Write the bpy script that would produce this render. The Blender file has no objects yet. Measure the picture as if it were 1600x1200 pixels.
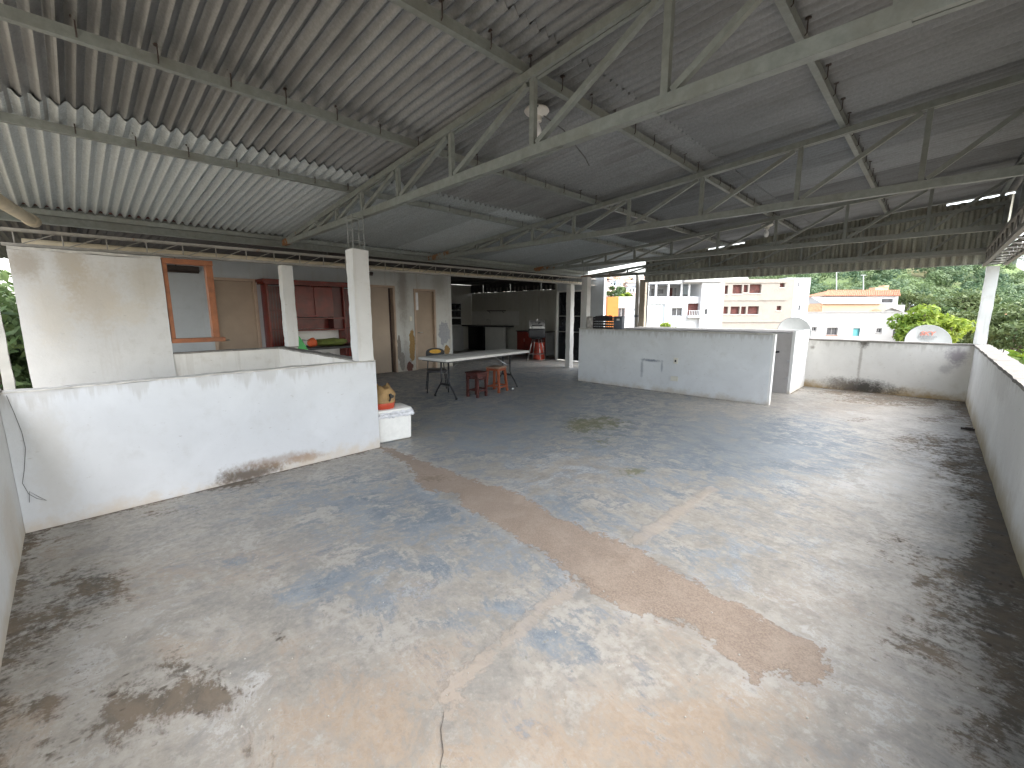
import bpy, bmesh, math, random
import numpy as np
from mathutils import Vector, Matrix, noise

# ------------------------------------------------------------------ camera, sky, sun, exposure
scn = bpy.context.scene
col = scn.collection
F_PX, YAW, PITCH, ROLL, CAM_H = 670.43, math.radians(44.233), math.radians(9.452), math.radians(0.099), 1.55
cam = bpy.data.cameras.new('camera')
cam.sensor_width = 36.0
cam.lens = F_PX / 1600 * 36
cam.clip_start, cam.clip_end = 0.05, 3000
camo = bpy.data.objects.new('camera', cam)
col.objects.link(camo)
_fw = Vector((-math.sin(YAW) * math.cos(PITCH), math.cos(YAW) * math.cos(PITCH), -math.sin(PITCH)))
_r = _fw.cross(Vector((0, 0, 1))).normalized()
_u = _r.cross(_fw)
_c, _s = math.cos(-ROLL), math.sin(-ROLL)
_R, _U = _c * _r + _s * _u, -_s * _r + _c * _u
M = Matrix((_R, _U, -_fw)).transposed().to_4x4()
M.translation = (0, 0, CAM_H)
camo.matrix_world = M
scn.camera = camo

SUN_EL, SUN_AZ = math.radians(50), math.radians(12)     # azimuth of the sun's place, from +x towards +y
world = bpy.data.worlds.new('World')
scn.world = world
world.use_nodes = True
wn = world.node_tree.nodes
wl = world.node_tree.links
bg = wn['Background']
sky = wn.new('ShaderNodeTexSky')
sky.sky_type = 'NISHITA'
sky.sun_disc = False
sky.sun_elevation = SUN_EL
sky.sun_rotation = math.pi / 2 - SUN_AZ
sky.air_density, sky.dust_density, sky.ozone_density = 1.3, 2.5, 1.0
hs = wn.new('ShaderNodeHueSaturation')
hs.inputs['Saturation'].default_value = 0.42
wl.new(sky.outputs['Color'], hs.inputs['Color'])
wl.new(hs.outputs['Color'], bg.inputs['Color'])
bg.inputs['Strength'].default_value = 0.15
sl = bpy.data.lights.new('sun', 'SUN')
sl.energy = 1.5
sl.angle = math.radians(70)
sl.color = (1.0, 0.99, 0.975)
so = bpy.data.objects.new('sun', sl)
col.objects.link(so)
sd = Vector((math.cos(SUN_EL) * math.cos(SUN_AZ), math.cos(SUN_EL) * math.sin(SUN_AZ), math.sin(SUN_EL)))
so.rotation_euler = sd.to_track_quat('Z', 'Y').to_euler()
so.location = (0, 0, 30)
scn.view_settings.view_transform = 'Standard'
scn.view_settings.look = 'None'
scn.view_settings.gamma = 1
scn.view_settings.exposure = 2.36
scn.render.engine = 'CYCLES'
scn.cycles.max_bounces = 8
scn.cycles.diffuse_bounces = 5
scn.cycles.adaptive_threshold = 0.02

# ------------------------------------------------------------------ helpers
random.seed(7)
rnd = random.Random(11)


def ray(px, py):
    return _R * ((px - 800) / F_PX) + _U * (-(py - 600) / F_PX) + _fw


def on(px, py, axis, val):
    d = ray(px, py)
    o = Vector((0, 0, CAM_H))
    i = 'xyz'.index(axis)
    return o + d * ((val - o[i]) / d[i])


BF = Vector((-math.sin(YAW), math.cos(YAW), 0))          # level direction in which the street's houses lie
BR = Vector((math.cos(YAW), math.sin(YAW), 0))


def bgp(px, py, D):
    """point of the street at level distance D: (sideways, height)"""
    d = ray(px, py)
    t = D / d.dot(BF)
    return t * d.dot(BR), CAM_H + t * d.z


class MB:
    """collects shapes for ONE mesh object"""

    def __init__(self):
        self.v, self.f, self.m = [], [], []
        self.mi = 0

    def add(self, vs, fs):
        n = len(self.v)
        self.v += [tuple(p) for p in vs]
        self.f += [tuple(n + i for i in f) for f in fs]
        self.m += [self.mi] * len(fs)
        return self

    def box(self, a, b, T=None):
        x0, y0, z0 = [min(p, q) for p, q in zip(a, b)]
        x1, y1, z1 = [max(p, q) for p, q in zip(a, b)]
        vs = [(x0, y0, z0), (x1, y0, z0), (x1, y1, z0), (x0, y1, z0), (x0, y0, z1), (x1, y0, z1), (x1, y1, z1), (x0, y1, z1)]
        if T: vs = [T @ Vector(p) for p in vs]
        return self.add(vs, [(0, 3, 2, 1), (4, 5, 6, 7), (0, 1, 5, 4), (1, 2, 6, 5), (2, 3, 7, 6), (3, 0, 4, 7)])

    def cbox(self, a, b, c=0.01):
        """box with chamfered edges"""
        bm = bmesh.new()
        bmesh.ops.create_cube(bm, size=1)
        for v in bm.verts:
            v.co = Vector([(p + q) / 2 + w * (q - p) for p, q, w in zip(a, b, v.co)])
        bmesh.ops.bevel(bm, geom=bm.edges[:], offset=c, segments=2, profile=0.5, affect='EDGES')
        bm.verts.index_update()
        self.add([v.co.copy() for v in bm.verts], [[v.index for v in f.verts] for f in bm.faces])
        bm.free()
        return self

    def bar(self, p, q, w, h=None, up=(0, 0, 1)):
        """square bar from p to q, w wide, h along up"""
        h = h or w
        p, q = Vector(p), Vector(q)
        d = (q - p).normalized()
        u = Vector(up)
        if abs(d.dot(u)) > 0.98: u = Vector((0, 1, 0)) if abs(d.y) < 0.9 else Vector((1, 0, 0))
        s = d.cross(u).normalized()
        u = s.cross(d)
        vs = [e + s * (a * w / 2) + u * (b * h / 2) for e in (p, q) for a, b in ((-1, -1), (1, -1), (1, 1), (-1, 1))]
        return self.add(vs, [(0, 1, 2, 3), (7, 6, 5, 4), (0, 4, 5, 1), (1, 5, 6, 2), (2, 6, 7, 3), (3, 7, 4, 0)])

    def channel(self, p, q, w, h, t=0.006, side=1, up=(0, 0, 1)):
        """C section: web on one side, two flanges with lips"""
        p, q = Vector(p), Vector(q)
        d = (q - p).normalized()
        s = d.cross(Vector(up)).normalized()
        u = s.cross(d)
        prof = [(0, -h / 2), (w, -h / 2), (w, -h / 2 + .018), (w - t, -h / 2 + .018), (w - t, -h / 2 + t), (t, -h / 2 + t), (t, h / 2 - t),
                (w - t, h / 2 - t), (w - t, h / 2 - .018), (w, h / 2 - .018), (w, h / 2), (0, h / 2)]
        n = len(prof)
        vs = [e + s * (side * a) + u * b for e in (p, q) for a, b in prof]
        fs = [(i, (i + 1) % n, n + (i + 1) % n, n + i) for i in range(n)]
        if side < 0: fs = [f[::-1] for f in fs]
        return self.add(vs, fs)

    def tube(self, pts, r, n=8, closed=False):
        pts = [Vector(p) for p in pts]
        rs = r if isinstance(r, (list, tuple)) else [r] * len(pts)
        vs, fs = [], []
        pu = None
        for i, p in enumerate(pts):
            d = (pts[min(i + 1, len(pts) - 1)] - pts[max(i - 1, 0)]).normalized()
            if pu is None:
                pu = Vector((0, 0, 1)) if abs(d.z) < .9 else Vector((1, 0, 0))
            s = d.cross(pu).normalized()
            pu = s.cross(d).normalized()
            for k in range(n):
                a = 2 * math.pi * k / n
                vs.append(p + (s * math.cos(a) + pu * math.sin(a)) * rs[i])
        for i in range(len(pts) - 1):
            for k in range(n):
                fs.append((i * n + k, i * n + (k + 1) % n, (i + 1) * n + (k + 1) % n, (i + 1) * n + k))
        fs.append(tuple(range(n))[::-1])
        fs.append(tuple((len(pts) - 1) * n + k for k in range(n)))
        return self.add(vs, fs)

    def lathe(self, prof, c=(0, 0, 0), n=24, T=None):
        vs, fs = [], []
        for r, z in prof:
            for k in range(n):
                a = 2 * math.pi * k / n
                p = Vector((r * math.cos(a), r * math.sin(a), z))
                if T: p = T @ p
                vs.append(p + Vector(c))
        for i in range(len(prof) - 1):
            for k in range(n):
                fs.append((i * n + k, i * n + (k + 1) % n, (i + 1) * n + (k + 1) % n, (i + 1) * n + k))
        return self.add(vs, fs)

    def prism(self, poly, z0, z1, T=None):
        n = len(poly)
        vs = [Vector((x, y, z0)) for x, y in poly] + [Vector((x, y, z1)) for x, y in poly]
        if T: vs = [T @ p for p in vs]
        return self.add(vs, [tuple(range(n))[::-1], tuple(range(n, 2 * n))] + [(i, (i + 1) % n, n + (i + 1) % n, n + i) for i in range(n)])

    def rough(self, a, b, cell=0.09, amp=0.004, sc=2.3):
        """plastered block: finely divided box with slightly uneven faces and edges"""
        a, b = Vector(a), Vector(b)
        n = [max(1, int(round((b[i] - a[i]) / cell))) for i in range(3)]
        idx, vs, fs = {}, [], []

        def vid(i, j, k):
            if (i, j, k) not in idx:
                p = Vector([a[q] + (b[q] - a[q]) * t / n[q] for q, t in enumerate((i, j, k))])
                w = noise.noise_vector(p * sc) * amp + noise.noise_vector(p * sc * 4.3) * amp * .6
                if k == n[2] and n[2] > 1: w.z += noise.noise(p * 5) * amp * .8
                idx[(i, j, k)] = len(vs)
                vs.append(p + w)
            return idx[(i, j, k)]
        for i in range(n[0]):
            for j in range(n[1]):
                fs.append((vid(i, j, 0), vid(i, j + 1, 0), vid(i + 1, j + 1, 0), vid(i + 1, j, 0)))
                fs.append((vid(i, j, n[2]), vid(i + 1, j, n[2]), vid(i + 1, j + 1, n[2]), vid(i, j + 1, n[2])))
        for i in range(n[0]):
            for k in range(n[2]):
                fs.append((vid(i, 0, k), vid(i + 1, 0, k), vid(i + 1, 0, k + 1), vid(i, 0, k + 1)))
                fs.append((vid(i, n[1], k), vid(i, n[1], k + 1), vid(i + 1, n[1], k + 1), vid(i + 1, n[1], k)))
        for j in range(n[1]):
            for k in range(n[2]):
                fs.append((vid(0, j, k), vid(0, j, k + 1), vid(0, j + 1, k + 1), vid(0, j + 1, k)))
                fs.append((vid(n[0], j, k), vid(n[0], j + 1, k), vid(n[0], j + 1, k + 1), vid(n[0], j, k + 1)))
        return self.add(vs, fs)

    def build(self, name, mat, parent=None, smooth=False, loc=None, world_coords=True):
        me = bpy.data.meshes.new(name)
        off = Vector((0, 0, 0))
        if parent is not None and world_coords:
            off = Vector(parent.get('_off', (0, 0, 0)))
        if loc is not None: off = Vector(loc)
        me.from_pydata([tuple(Vector(p) - off) for p in self.v], [], self.f)
        mats = mat if isinstance(mat, (list, tuple)) else [mat]
        for m in mats: me.materials.append(m)
        if len(mats) > 1: me.polygons.foreach_set('material_index', self.m)
        if smooth is True:
            me.polygons.foreach_set('use_smooth', [True] * len(me.polygons))
        elif smooth:
            me.polygons.foreach_set('use_smooth', [True] * len(me.polygons))
            try: me.set_sharp_from_angle(angle=math.radians(smooth))
            except Exception: pass
        me.update()
        o = bpy.data.objects.new(name, me)
        col.objects.link(o)
        if loc is not None: o.location = loc
        if parent is not None: o.parent = parent
        return o


OFF = {}


def thing(name, label, cat, loc=(0, 0, 0), rz=0, group=None):
    o = bpy.data.objects.new(name, None)
    o.empty_display_size = 0.1
    col.objects.link(o)
    o.location = loc
    o.rotation_euler = (0, 0, rz)
    o['label'] = label
    o['category'] = cat
    if group: o['group'] = group
    return o


def part(mb, name, mat, parent, smooth=False):
    """world coordinates -> child of an unrotated thing (or of its part)"""
    off = Vector((0, 0, 0))
    p = parent
    while p is not None:
        off += p.location
        p = p.parent
    me_v = mb.v
    mb.v = [tuple(Vector(q) - off) for q in me_v]
    o = mb.build(name, mat, None, smooth)
    o.parent = parent
    return o


def local(mb, name, mat, parent, smooth=False):
    o = mb.build(name, mat, None, smooth)
    o.parent = parent
    return o


def tag(o, label, cat, group=None):
    o['label'] = label
    o['category'] = cat
    if group: o['group'] = group
    return o


def struct(o, kind='structure'):
    o['kind'] = kind
    return o


def copy_tree(o, parent=None):
    c = o.copy()
    col.objects.link(c)
    c.parent = parent
    for ch in list(o.children): copy_tree(ch, c)
    return c


# ------------------------------------------------------------------ material kit
class NT:
    def __init__(self, name):
        self.mat = bpy.data.materials.new(name)
        self.mat.use_nodes = True
        self.t = self.mat.node_tree
        self.bsdf = self.t.nodes['Principled BSDF']
        self.out = self.t.nodes['Material Output']

    def n(self, typ, ins=None, **kw):
        nd = self.t.nodes.new('ShaderNode' + typ)
        for k, v in kw.items(): setattr(nd, k, v)
        for k, v in (ins or {}).items(): self.set(nd.inputs[k], v)
        return nd

    def set(self, sock, v):
        if isinstance(v, bpy.types.NodeSocket): self.t.links.new(v, sock)
        elif isinstance(v, bpy.types.Node): self.t.links.new(v.outputs[0], sock)
        else:
            if sock.type == 'RGBA' and len(v) == 3: v = (*v, 1)
            sock.default_value = v

    def noise(self, vec, scale, detail=6, rough=0.6, dist=0.0):
        return self.n('TexNoise', {'Vector': vec, 'Scale': scale, 'Detail': detail, 'Roughness': rough, 'Distortion': dist}).outputs['Fac']

    def math(self, op, a, b=0.0, c=0.0, clamp=False):
        nd = self.n('Math', operation=op, use_clamp=clamp)
        self.set(nd.inputs[0], a)
        self.set(nd.inputs[1], b)
        self.set(nd.inputs[2], c)
        return nd.outputs[0]

    def ramp(self, v, a, b, lo=0.0, hi=1.0):
        nd = self.n('MapRange', {'Value': v, 'From Min': a, 'From Max': b, 'To Min': lo, 'To Max': hi}, interpolation_type='SMOOTHSTEP')
        return nd.outputs[0]

    def mix(self, f, a, b, mode='MIX'):
        nd = self.n('Mix', data_type='RGBA', blend_type=mode)
        self.set(nd.inputs[0], f)
        self.set(nd.inputs[6], a)
        self.set(nd.inputs[7], b)
        return nd.outputs[2]

    def pos(self):
        return self.n('TexCoord').outputs['Object']

    def geo(self):
        return self.n('NewGeometry').outputs['Position']

    def scale(self, vec, s, rot=(0, 0, 0)):
        return self.n('Mapping', {'Vector': vec, 'Scale': s, 'Rotation': rot}).outputs[0]

    def bump(self, h, strength=0.3, dist=0.01):
        b = self.n('Bump', {'Height': h, 'Strength': strength, 'Distance': dist})
        self.t.links.new(b.outputs[0], self.bsdf.inputs['Normal'])

    def done(self, color, rough=0.7, metal=0.0, spec=0.5):
        self.set(self.bsdf.inputs['Base Color'], color)
        self.set(self.bsdf.inputs['Roughness'], rough)
        self.set(self.bsdf.inputs['Metallic'], metal)
        self.set(self.bsdf.inputs['Specular IOR Level'], spec)
        return self.mat


def simple(name, c, rough=0.6, metal=0.0, var=0.15, sc=9, bump=0.0, dirt=None, spec=0.5):
    k = NT(name)
    p = k.geo()
    n1 = k.noise(p, sc, 8, .65)
    n2 = k.noise(p, sc * 6, 4, .6)
    lo = tuple(x * (1 - var) for x in c)
    hi = tuple(min(1, x * (1 + var)) for x in c)
    cc = k.mix(k.ramp(n1, .3, .7), lo, hi)
    if dirt:
        d = k.ramp(k.noise(p, sc * .45, 9, .7), .52, .72)
        cc = k.mix(k.math('MULTIPLY', d, .75), cc, dirt)
    if bump: k.bump(n2, bump, .01)
    return k.done(cc, k.ramp(n1, .2, .8, rough * .85, min(1, rough * 1.12)), metal, spec)


def plaster(name, base=(.74, .74, .73), blobs=(), foot=0.0, foot_h=0.22, foot_c=(.42, .33, .2), grime=0.35, bare=None, bare_lo=.62, streak=0.0, peel=(), top=None):
    """painted plaster in world space; blobs: (centre, radius xyz, colour, strength) of dirt with its own outline"""
    k = NT(name)
    p = k.geo()
    n1 = k.noise(p, 1.3, 8, .62, .4)
    n2 = k.noise(p, 6.5, 9, .68)
    n3 = k.noise(p, 34, 6, .6)
    c = k.mix(k.ramp(n1, .32, .72), tuple(x * .93 for x in base), tuple(min(.86, x * 1.04) for x in base))
    c = k.mix(k.math('MULTIPLY', k.ramp(n2, .50, .78), grime), c, tuple(x * q for x, q in zip(base, (.74, .71, .66))))
    # fine pocks and scuffs
    c = k.mix(k.math('MULTIPLY', k.ramp(n3, .66, .74), .35), c, (.38, .36, .34))
    if streak:
        ns = k.noise(k.scale(p, (5.5, 5.5, .35)), 1.6, 8, .65)
        c = k.mix(k.math('MULTIPLY', k.ramp(ns, .52, .72), streak), c, (.36, .31, .25))
    z = k.n('SeparateXYZ', {'Vector': p}).outputs[2]
    if foot:
        h = k.math('ADD', z, k.math('MULTIPLY', k.math('SUBTRACT', n2, .5), .35))
        h = k.math('ADD', h, k.math('MULTIPLY', k.math('SUBTRACT', n1, .5), .35))
        c = k.mix(k.math('MULTIPLY', k.ramp(h, foot_h, -.04), foot), c, foot_c)
    if top:             # weather grime and runs below the coping
        hd = k.math('SUBTRACT', top, z)
        run = k.noise(k.scale(p, (9, 9, .6)), 1.5, 6, .6)
        hd = k.math('ADD', hd, k.math('MULTIPLY', k.math('SUBTRACT', run, .55), .5))
        hd = k.math('ADD', hd, k.math('MULTIPLY', k.math('SUBTRACT', n2, .5), .10))
        c = k.mix(k.math('MULTIPLY', k.ramp(hd, .06, -.03), .35), c, (.33, .31, .275))
    if bare:
        c = k.mix(k.ramp(k.math('ADD', k.math('MULTIPLY', n1, .7), k.math('MULTIPLY', n2, .3)), bare_lo, bare_lo + .025), c, bare)
    for cen, rad, bc, st in blobs:
        v = k.n('VectorMath', {0: p, 1: cen}, operation='SUBTRACT').outputs[0]
        v = k.n('VectorMath', {0: v, 1: tuple(1 / r for r in rad)}, operation='MULTIPLY').outputs[0]
        d = k.n('VectorMath', {0: v}, operation='LENGTH').outputs['Value']
        d = k.math('ADD', d, k.math('MULTIPLY', k.math('SUBTRACT', n2, .5), 1.5))
        d = k.math('ADD', d, k.math('MULTIPLY', k.math('SUBTRACT', n3, .5), .9))
        c = k.mix(k.math('MULTIPLY', k.ramp(d, 1.15, .25), st), c, bc)
    hh = k.math('ADD', k.math('MULTIPLY', n2, .6), k.math('MULTIPLY', n3, .35))
    hh = k.math('ADD', hh, k.math('MULTIPLY', n1, 1.2))
    sc2 = k.noise(k.scale(p, (3, 3, 9), (.4, .3, 0)), 5, 4, .5)
    c = k.mix(k.math('MULTIPLY', k.ramp(sc2, .69, .73), .4), c, (.34, .32, .30))
    for cen, rad, bc in peel:                     # plaster that has come off: sharp ragged edge
        v = k.n('VectorMath', {0: p, 1: cen}, operation='SUBTRACT').outputs[0]
        v = k.n('VectorMath', {0: v, 1: tuple(1 / r for r in rad)}, operation='MULTIPLY').outputs[0]
        d = k.n('VectorMath', {0: v}, operation='LENGTH').outputs['Value']
        d = k.math('ADD', d, k.math('MULTIPLY', k.math('SUBTRACT', n2, .5), 1.7))
        mk = k.ramp(d, 1.0, .93)
        c = k.mix(mk, c, k.mix(k.ramp(n3, .3, .7), tuple(x * .8 for x in bc), tuple(x * 1.15 for x in bc)))
        hh = k.math('SUBTRACT', hh, k.math('MULTIPLY', mk, .8))
    k.bump(hh, .35, .012)
    return k.done(c, k.ramp(n2, .3, .7, .62, .85), 0, .3)


def steel_paint(name, c=(.225, .245, .23), rust=.62, rustc=(.16, .07, .03), eave=0.0):
    k = NT(name)
    p = k.geo()
    n1 = k.noise(p, 2.2, 8, .7)
    n2 = k.noise(p, 16, 8, .7)
    cc = k.mix(k.ramp(n2, .3, .7), tuple(x * .82 for x in c), tuple(x * 1.1 for x in c))
    cc = k.mix(k.math('MULTIPLY', k.ramp(n1, .42, .66), .5), cc, (.17, .165, .14))
    r = k.math('ADD', k.math('MULTIPLY', n1, .6), k.math('MULTIPLY', n2, .4))
    if eave:            # the ends that stand in the wet at the eave have rusted most
        r = k.math('ADD', r, k.math('MULTIPLY', k.ramp(k.n('SeparateXYZ', {'Vector': p}).outputs[0], -5.6, -7.4), eave))
    m = k.ramp(r, rust, rust + .06)
    cc = k.mix(m, cc, k.mix(n2, rustc, (.3, .14, .06)))
    k.bump(n2, .18, .004)
    return k.done(cc, k.ramp(m, 0, 1, .48, .9), 0, .4)


def sheet_metal(name, c, warm=(.30, .25, .20), dirt=.4, metal=.35, grain=.2, ro=(.42, .62)):
    k = NT(name)
    p = k.geo()
    rn = k.n('ObjectInfo').outputs['Random']
    n1 = k.noise(k.scale(p, (.5, 2.2, 1)), 1.6, 8, .65)
    n2 = k.noise(p, 55, 5, .75)
    n4 = k.noise(p, 4, 9, .7)
    cc = k.mix(k.ramp(n2, .34, .66), tuple(x * (1 - grain) for x in c), tuple(x * (1 + grain) for x in c))
    cc = k.mix(k.math('MULTIPLY', k.ramp(n1, .42, .68), dirt), cc, warm)
    cc = k.mix(k.math('MULTIPLY', k.ramp(n4, .58, .75), dirt * .6), cc, (.09, .085, .08))
    v = k.math('ADD', k.math('MULTIPLY', rn, .5), .80)
    nd = k.n('HueSaturation', {'Color': cc, 'Value': v})
    k.bump(n2, .12, .003)
    return k.done(nd.outputs[0], k.ramp(n1, .3, .7, *ro), metal, .5)


def leafmat(name, a, b, trans=.35, rough=.55, vs=.35, tint=None):
    k = NT(name)
    r = k.n('NewGeometry').outputs['Random Per Island']
    n1 = k.ramp(k.noise(k.geo(), vs, 3, .6), .35, .65)
    f = k.math('ADD', k.math('MULTIPLY', r, .5), k.math('MULTIPLY', n1, .5), clamp=True)
    if tint: f = k.math('ADD', k.math('MULTIPLY', r, .3), k.math('MULTIPLY', k.n('Attribute', attribute_name=tint).outputs['Fac'], .7), clamp=True)
    c = k.mix(f, a, b)
    k.done(c, rough, 0, .25)
    tr = k.n('BsdfTranslucent', {'Color': c})
    mx = k.n('MixShader', {0: trans})
    k.t.links.new(k.bsdf.outputs[0], mx.inputs[1])
    k.t.links.new(tr.outputs[0], mx.inputs[2])
    k.t.links.new(mx.outputs[0], k.out.inputs['Surface'])
    return k.mat


MT = {}
MT['steel'] = steel_paint('pale_green_steel')
MT['steel_rusty'] = steel_paint('rusty_green_steel', (.28, .29, .265), .56)
MT['steel_flaking'] = steel_paint('flaking_rusty_steel', (.28, .26, .22), .42)
MT['beam_dark'] = steel_paint('dark_beam_steel', (.13, .125, .115), .60)
MT['steel_truss'] = steel_paint('truss_steel', rust=.64, eave=.17)
MT['rust'] = steel_paint('rusted_rebar', (.13, .10, .085), .50)
MT['rebar_grey'] = steel_paint('grey_rebar', (.2, .21, .2), .6)
MT['joist'] = steel_paint('joist_steel', (.33, .31, .28), .60)
MT['sheet_pale'] = sheet_metal('galvanised_sheet_pale', (.42, .455, .47), (.37, .385, .385), .3)  # paler base tone for the eave row of sheets
MT['sheet_grey'] = sheet_metal('galvanised_sheet_grey', (.245, .252, .255), (.14, .137, .133), .5, .45, .14, (.34, .52))
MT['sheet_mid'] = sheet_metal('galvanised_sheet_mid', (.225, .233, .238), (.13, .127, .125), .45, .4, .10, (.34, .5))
MT['sheet_gable'] = sheet_metal('gable_sheet', (.37, .38, .325), (.17, .145, .115), .6, .05)
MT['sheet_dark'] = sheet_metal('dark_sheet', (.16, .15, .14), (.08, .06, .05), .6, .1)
MT['sheet_shade'] = simple('shade_black_sheet', (.045, .042, .042), .8, 0, .3, 5)  # near-black colour carries the deep shade under the lean-to and on the infill
MT['concrete'] = simple('weathered_concrete', (.21, .195, .175), .9, 0, .28, 7, .5, (.10, .095, .085))
MT['concrete_lt'] = simple('pale_concrete', (.52, .50, .46), .9, 0, .2, 7, .5, (.25, .22, .19))
MT['door_tan'] = simple('tan_wood_door', (.36, .28, .21), .6, 0, .08, 2.5, .05)
MT['door_beige'] = simple('beige_wood_door', (.40, .32, .25), .55, 0, .06, 2, .05)
MT['jamb'] = simple('beige_door_frame', (.44, .33, .25), .6, 0, .1, 4)
MT['orange_wood'] = simple('orange_wood', (.27, .095, .036), .55, 0, .25, 9, .15, (.2, .07, .03))
MT['red_wood'] = simple('dark_red_wood', (.13, .014, .009), .25, 0, .3, 5, .05, None, .3)
MT['red_wood_in'] = simple('dark_red_wood_inner', (.085, .014, .012), .4, 0, .25, 5)
MT['white_plastic'] = simple('white_plastic', (.72, .72, .70), .45, 0, .05, 4)
MT['white_table'] = simple('white_table_plastic', (.66, .65, .62), .5, 0, .08, 6, .05, (.5, .48, .44))
MT['foam'] = simple('white_foam', (.80, .80, .77), .8, 0, .05, 14, .25)
MT['wrap'] = simple('clear_wrap', (.66, .67, .70), .3, 0, .1, 10)
MT['black_metal'] = simple('black_metal', (.025, .026, .03), .4, .2, .3, 6)
MT['black_vinyl'] = simple('black_vinyl', (.018, .018, .022), .5, 0, .3, 10, .1)
MT['yellow'] = simple('yellow_fabric', (.55, .30, .03), .7, 0, .15, 12)
MT['stool_dark'] = simple('dark_red_stool_wood', (.075, .018, .014), .5, 0, .3, 8, .1)
MT['stool_orange'] = simple('orange_stool_wood', (.26, .065, .024), .5, 0, .2, 8, .1)
MT['stool_top'] = simple('pale_stool_seat', (.30, .20, .14), .6, 0, .2, 8)
MT['tan_bag'] = simple('tan_bag', (.36, .23, .10), .75, 0, .18, 13, .3)
MT['red_bag'] = simple('red_plastic', (.52, .07, .03), .45, 0, .15, 9)
MT['black_print'] = simple('black_print', (.02, .02, .02), .6)
MT['silver'] = simple('brushed_silver', (.62, .62, .62), .3, .8, .1, 12)
MT['chrome'] = simple('dull_chrome', (.45, .45, .45), .3, .9, .1, 12)
MT['pvc'] = simple('grey_pvc', (.42, .41, .38), .5, 0, .1, 5, 0, (.3, .28, .24))
MT['cream_pvc'] = simple('cream_pvc', (.52, .45, .33), .5, 0, .12, 5, 0, (.35, .28, .2))
MT['dark_lamp'] = simple('dark_lamp_body', (.05, .035, .03), .6, 0, .3, 9)
MT['lamp_plate'] = simple('cream_lamp_plate', (.62, .60, .56), .6, 0, .1, 8)
MT['bulb'] = simple('white_bulb_glass', (.82, .82, .82), .25, 0, .02, 5)
MT['glass_dark'] = simple('dark_glass', (.012, .014, .018), .12, 0, .2, 3)
MT['crack'] = simple('crack_dirt', (.12, .10, .085), .95, 0, .3, 30)
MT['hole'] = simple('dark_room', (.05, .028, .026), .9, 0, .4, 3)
MT['dish'] = simple('grey_dish_paint', (.34, .355, .355), .5, 0, .08, 4, 0, (.29, .30, .295))
MT['dish_rim'] = simple('dark_dish_rim', (.16, .17, .18), .5, 0, .1, 4)
MT['sky_red'] = simple('orange_red_print', (.42, .12, .08), .6, 0, .15, 9)
MT['grey_print'] = simple('grey_print', (.16, .17, .18), .6)
MT['crate'] = simple('black_crate_plastic', (.014, .014, .018), .5)
MT['grey_box'] = simple('blue_grey_plastic', (.10, .115, .145), .5, 0, .1, 9)
MT['mesh_bag'] = simple('pale_mesh_bag', (.42, .40, .38), .6, 0, .25, 20)
MT['lime'] = simple('lime_fabric', (.12, .15, .03), .7, 0, .2, 12, .2)
MT['orange_fab'] = simple('orange_fabric', (.55, .10, .03), .7, 0, .2, 12)
MT['green_plastic'] = simple('green_plastic', (.05, .42, .10), .35, 0, .1, 6)
MT['teal'] = simple('teal_paint', (.10, .34, .36), .6, 0, .06, 4)
MT['red_cab'] = simple('red_cabinet', (.17, .018, .012), .45, 0, .25, 4)
MT['red_bright'] = simple('red_drum', (.42, .045, .02), .5, 0, .2, 4)
MT['counter'] = simple('black_stone', (.02, .02, .022), .3, 0, .3, 20)
MT['white_wall_far'] = simple('white_facade', (.52, .53, .54), .8, 0, .03, .6)
MT['tile_white'] = simple('white_tile', (.55, .55, .53), .35, 0, .05, 3)
MT['steel_cab'] = simple('grey_steel_cabinet', (.40, .41, .42), .45, 0, .08, 5)
MT['socket'] = simple('ivory_socket', (.70, .68, .60), .4, 0, .03, 5)
MT['cable'] = simple('grey_cable', (.10, .10, .10), .6)
MT['fac_raw'] = plaster('raw_render_facade', (.30, .27, .238), (), .0, grime=.5, streak=.35)
MT['fac_grey'] = simple('light_grey_facade', (.32, .315, .31), .85, 0, .04, .7)
MT['fac_peach'] = simple('peach_facade', (.56, .38, .25), .85, 0, .04, .7)
MT['fac_orange'] = simple('orange_facade', (.50, .17, .035), .8, 0, .05, .8)
MT['roof_tile'] = simple('terracotta_roof', (.34, .14, .075), .85, 0, .3, 3.5, .3, (.26, .11, .07))
MT['roof_hazed'] = simple('hazed_tile_roof', (.42, .30, .25), .85, 0, .2, 1.5)  # distance haze mixed into the colour of the far tile roofs
MT['win_dark'] = simple('dark_window', (.06, .06, .065), .25, 0, .4, 2)
MT['win_hole'] = simple('maroon_opening', (.10, .035, .03), .9, 0, .5, 1.5)
MT['shutter'] = simple('pale_blue_shutter', (.62, .68, .72), .6, 0, .06, 3)
MT['rail'] = simple('pale_railing', (.5, .52, .53), .5, 0, .1, 5)
MT['bark'] = simple('bark', (.12, .09, .065), .9, 0, .3, 9, .6)
MT['leaf_lime'] = leafmat('lime_leaves', (.09, .17, .025), (.30, .36, .05), .4)
MT['leaf_mid'] = leafmat('mid_green_leaves', (.045, .085, .035), (.13, .18, .065), .35)
MT['leaf_dark'] = leafmat('dark_green_leaves', (.022, .06, .024), (.07, .13, .04), .3)
MT['leaf_olive'] = leafmat('olive_leaves', (.06, .095, .035), (.15, .185, .07), .3)
MT['leaf_wood'] = leafmat('hillside_leaves', (.05, .10, .06), (.19, .25, .115), .3, .6, .12, 'tint')
MT['ground'] = simple('ground_earth', (.17, .14, .10), .95, 0, .3, .2, 0, (.08, .11, .04))
MT['hill'] = simple('hill_grass', (.08, .12, .035), .95, 0, .35, .08, 0, (.17, .13, .07))

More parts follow.
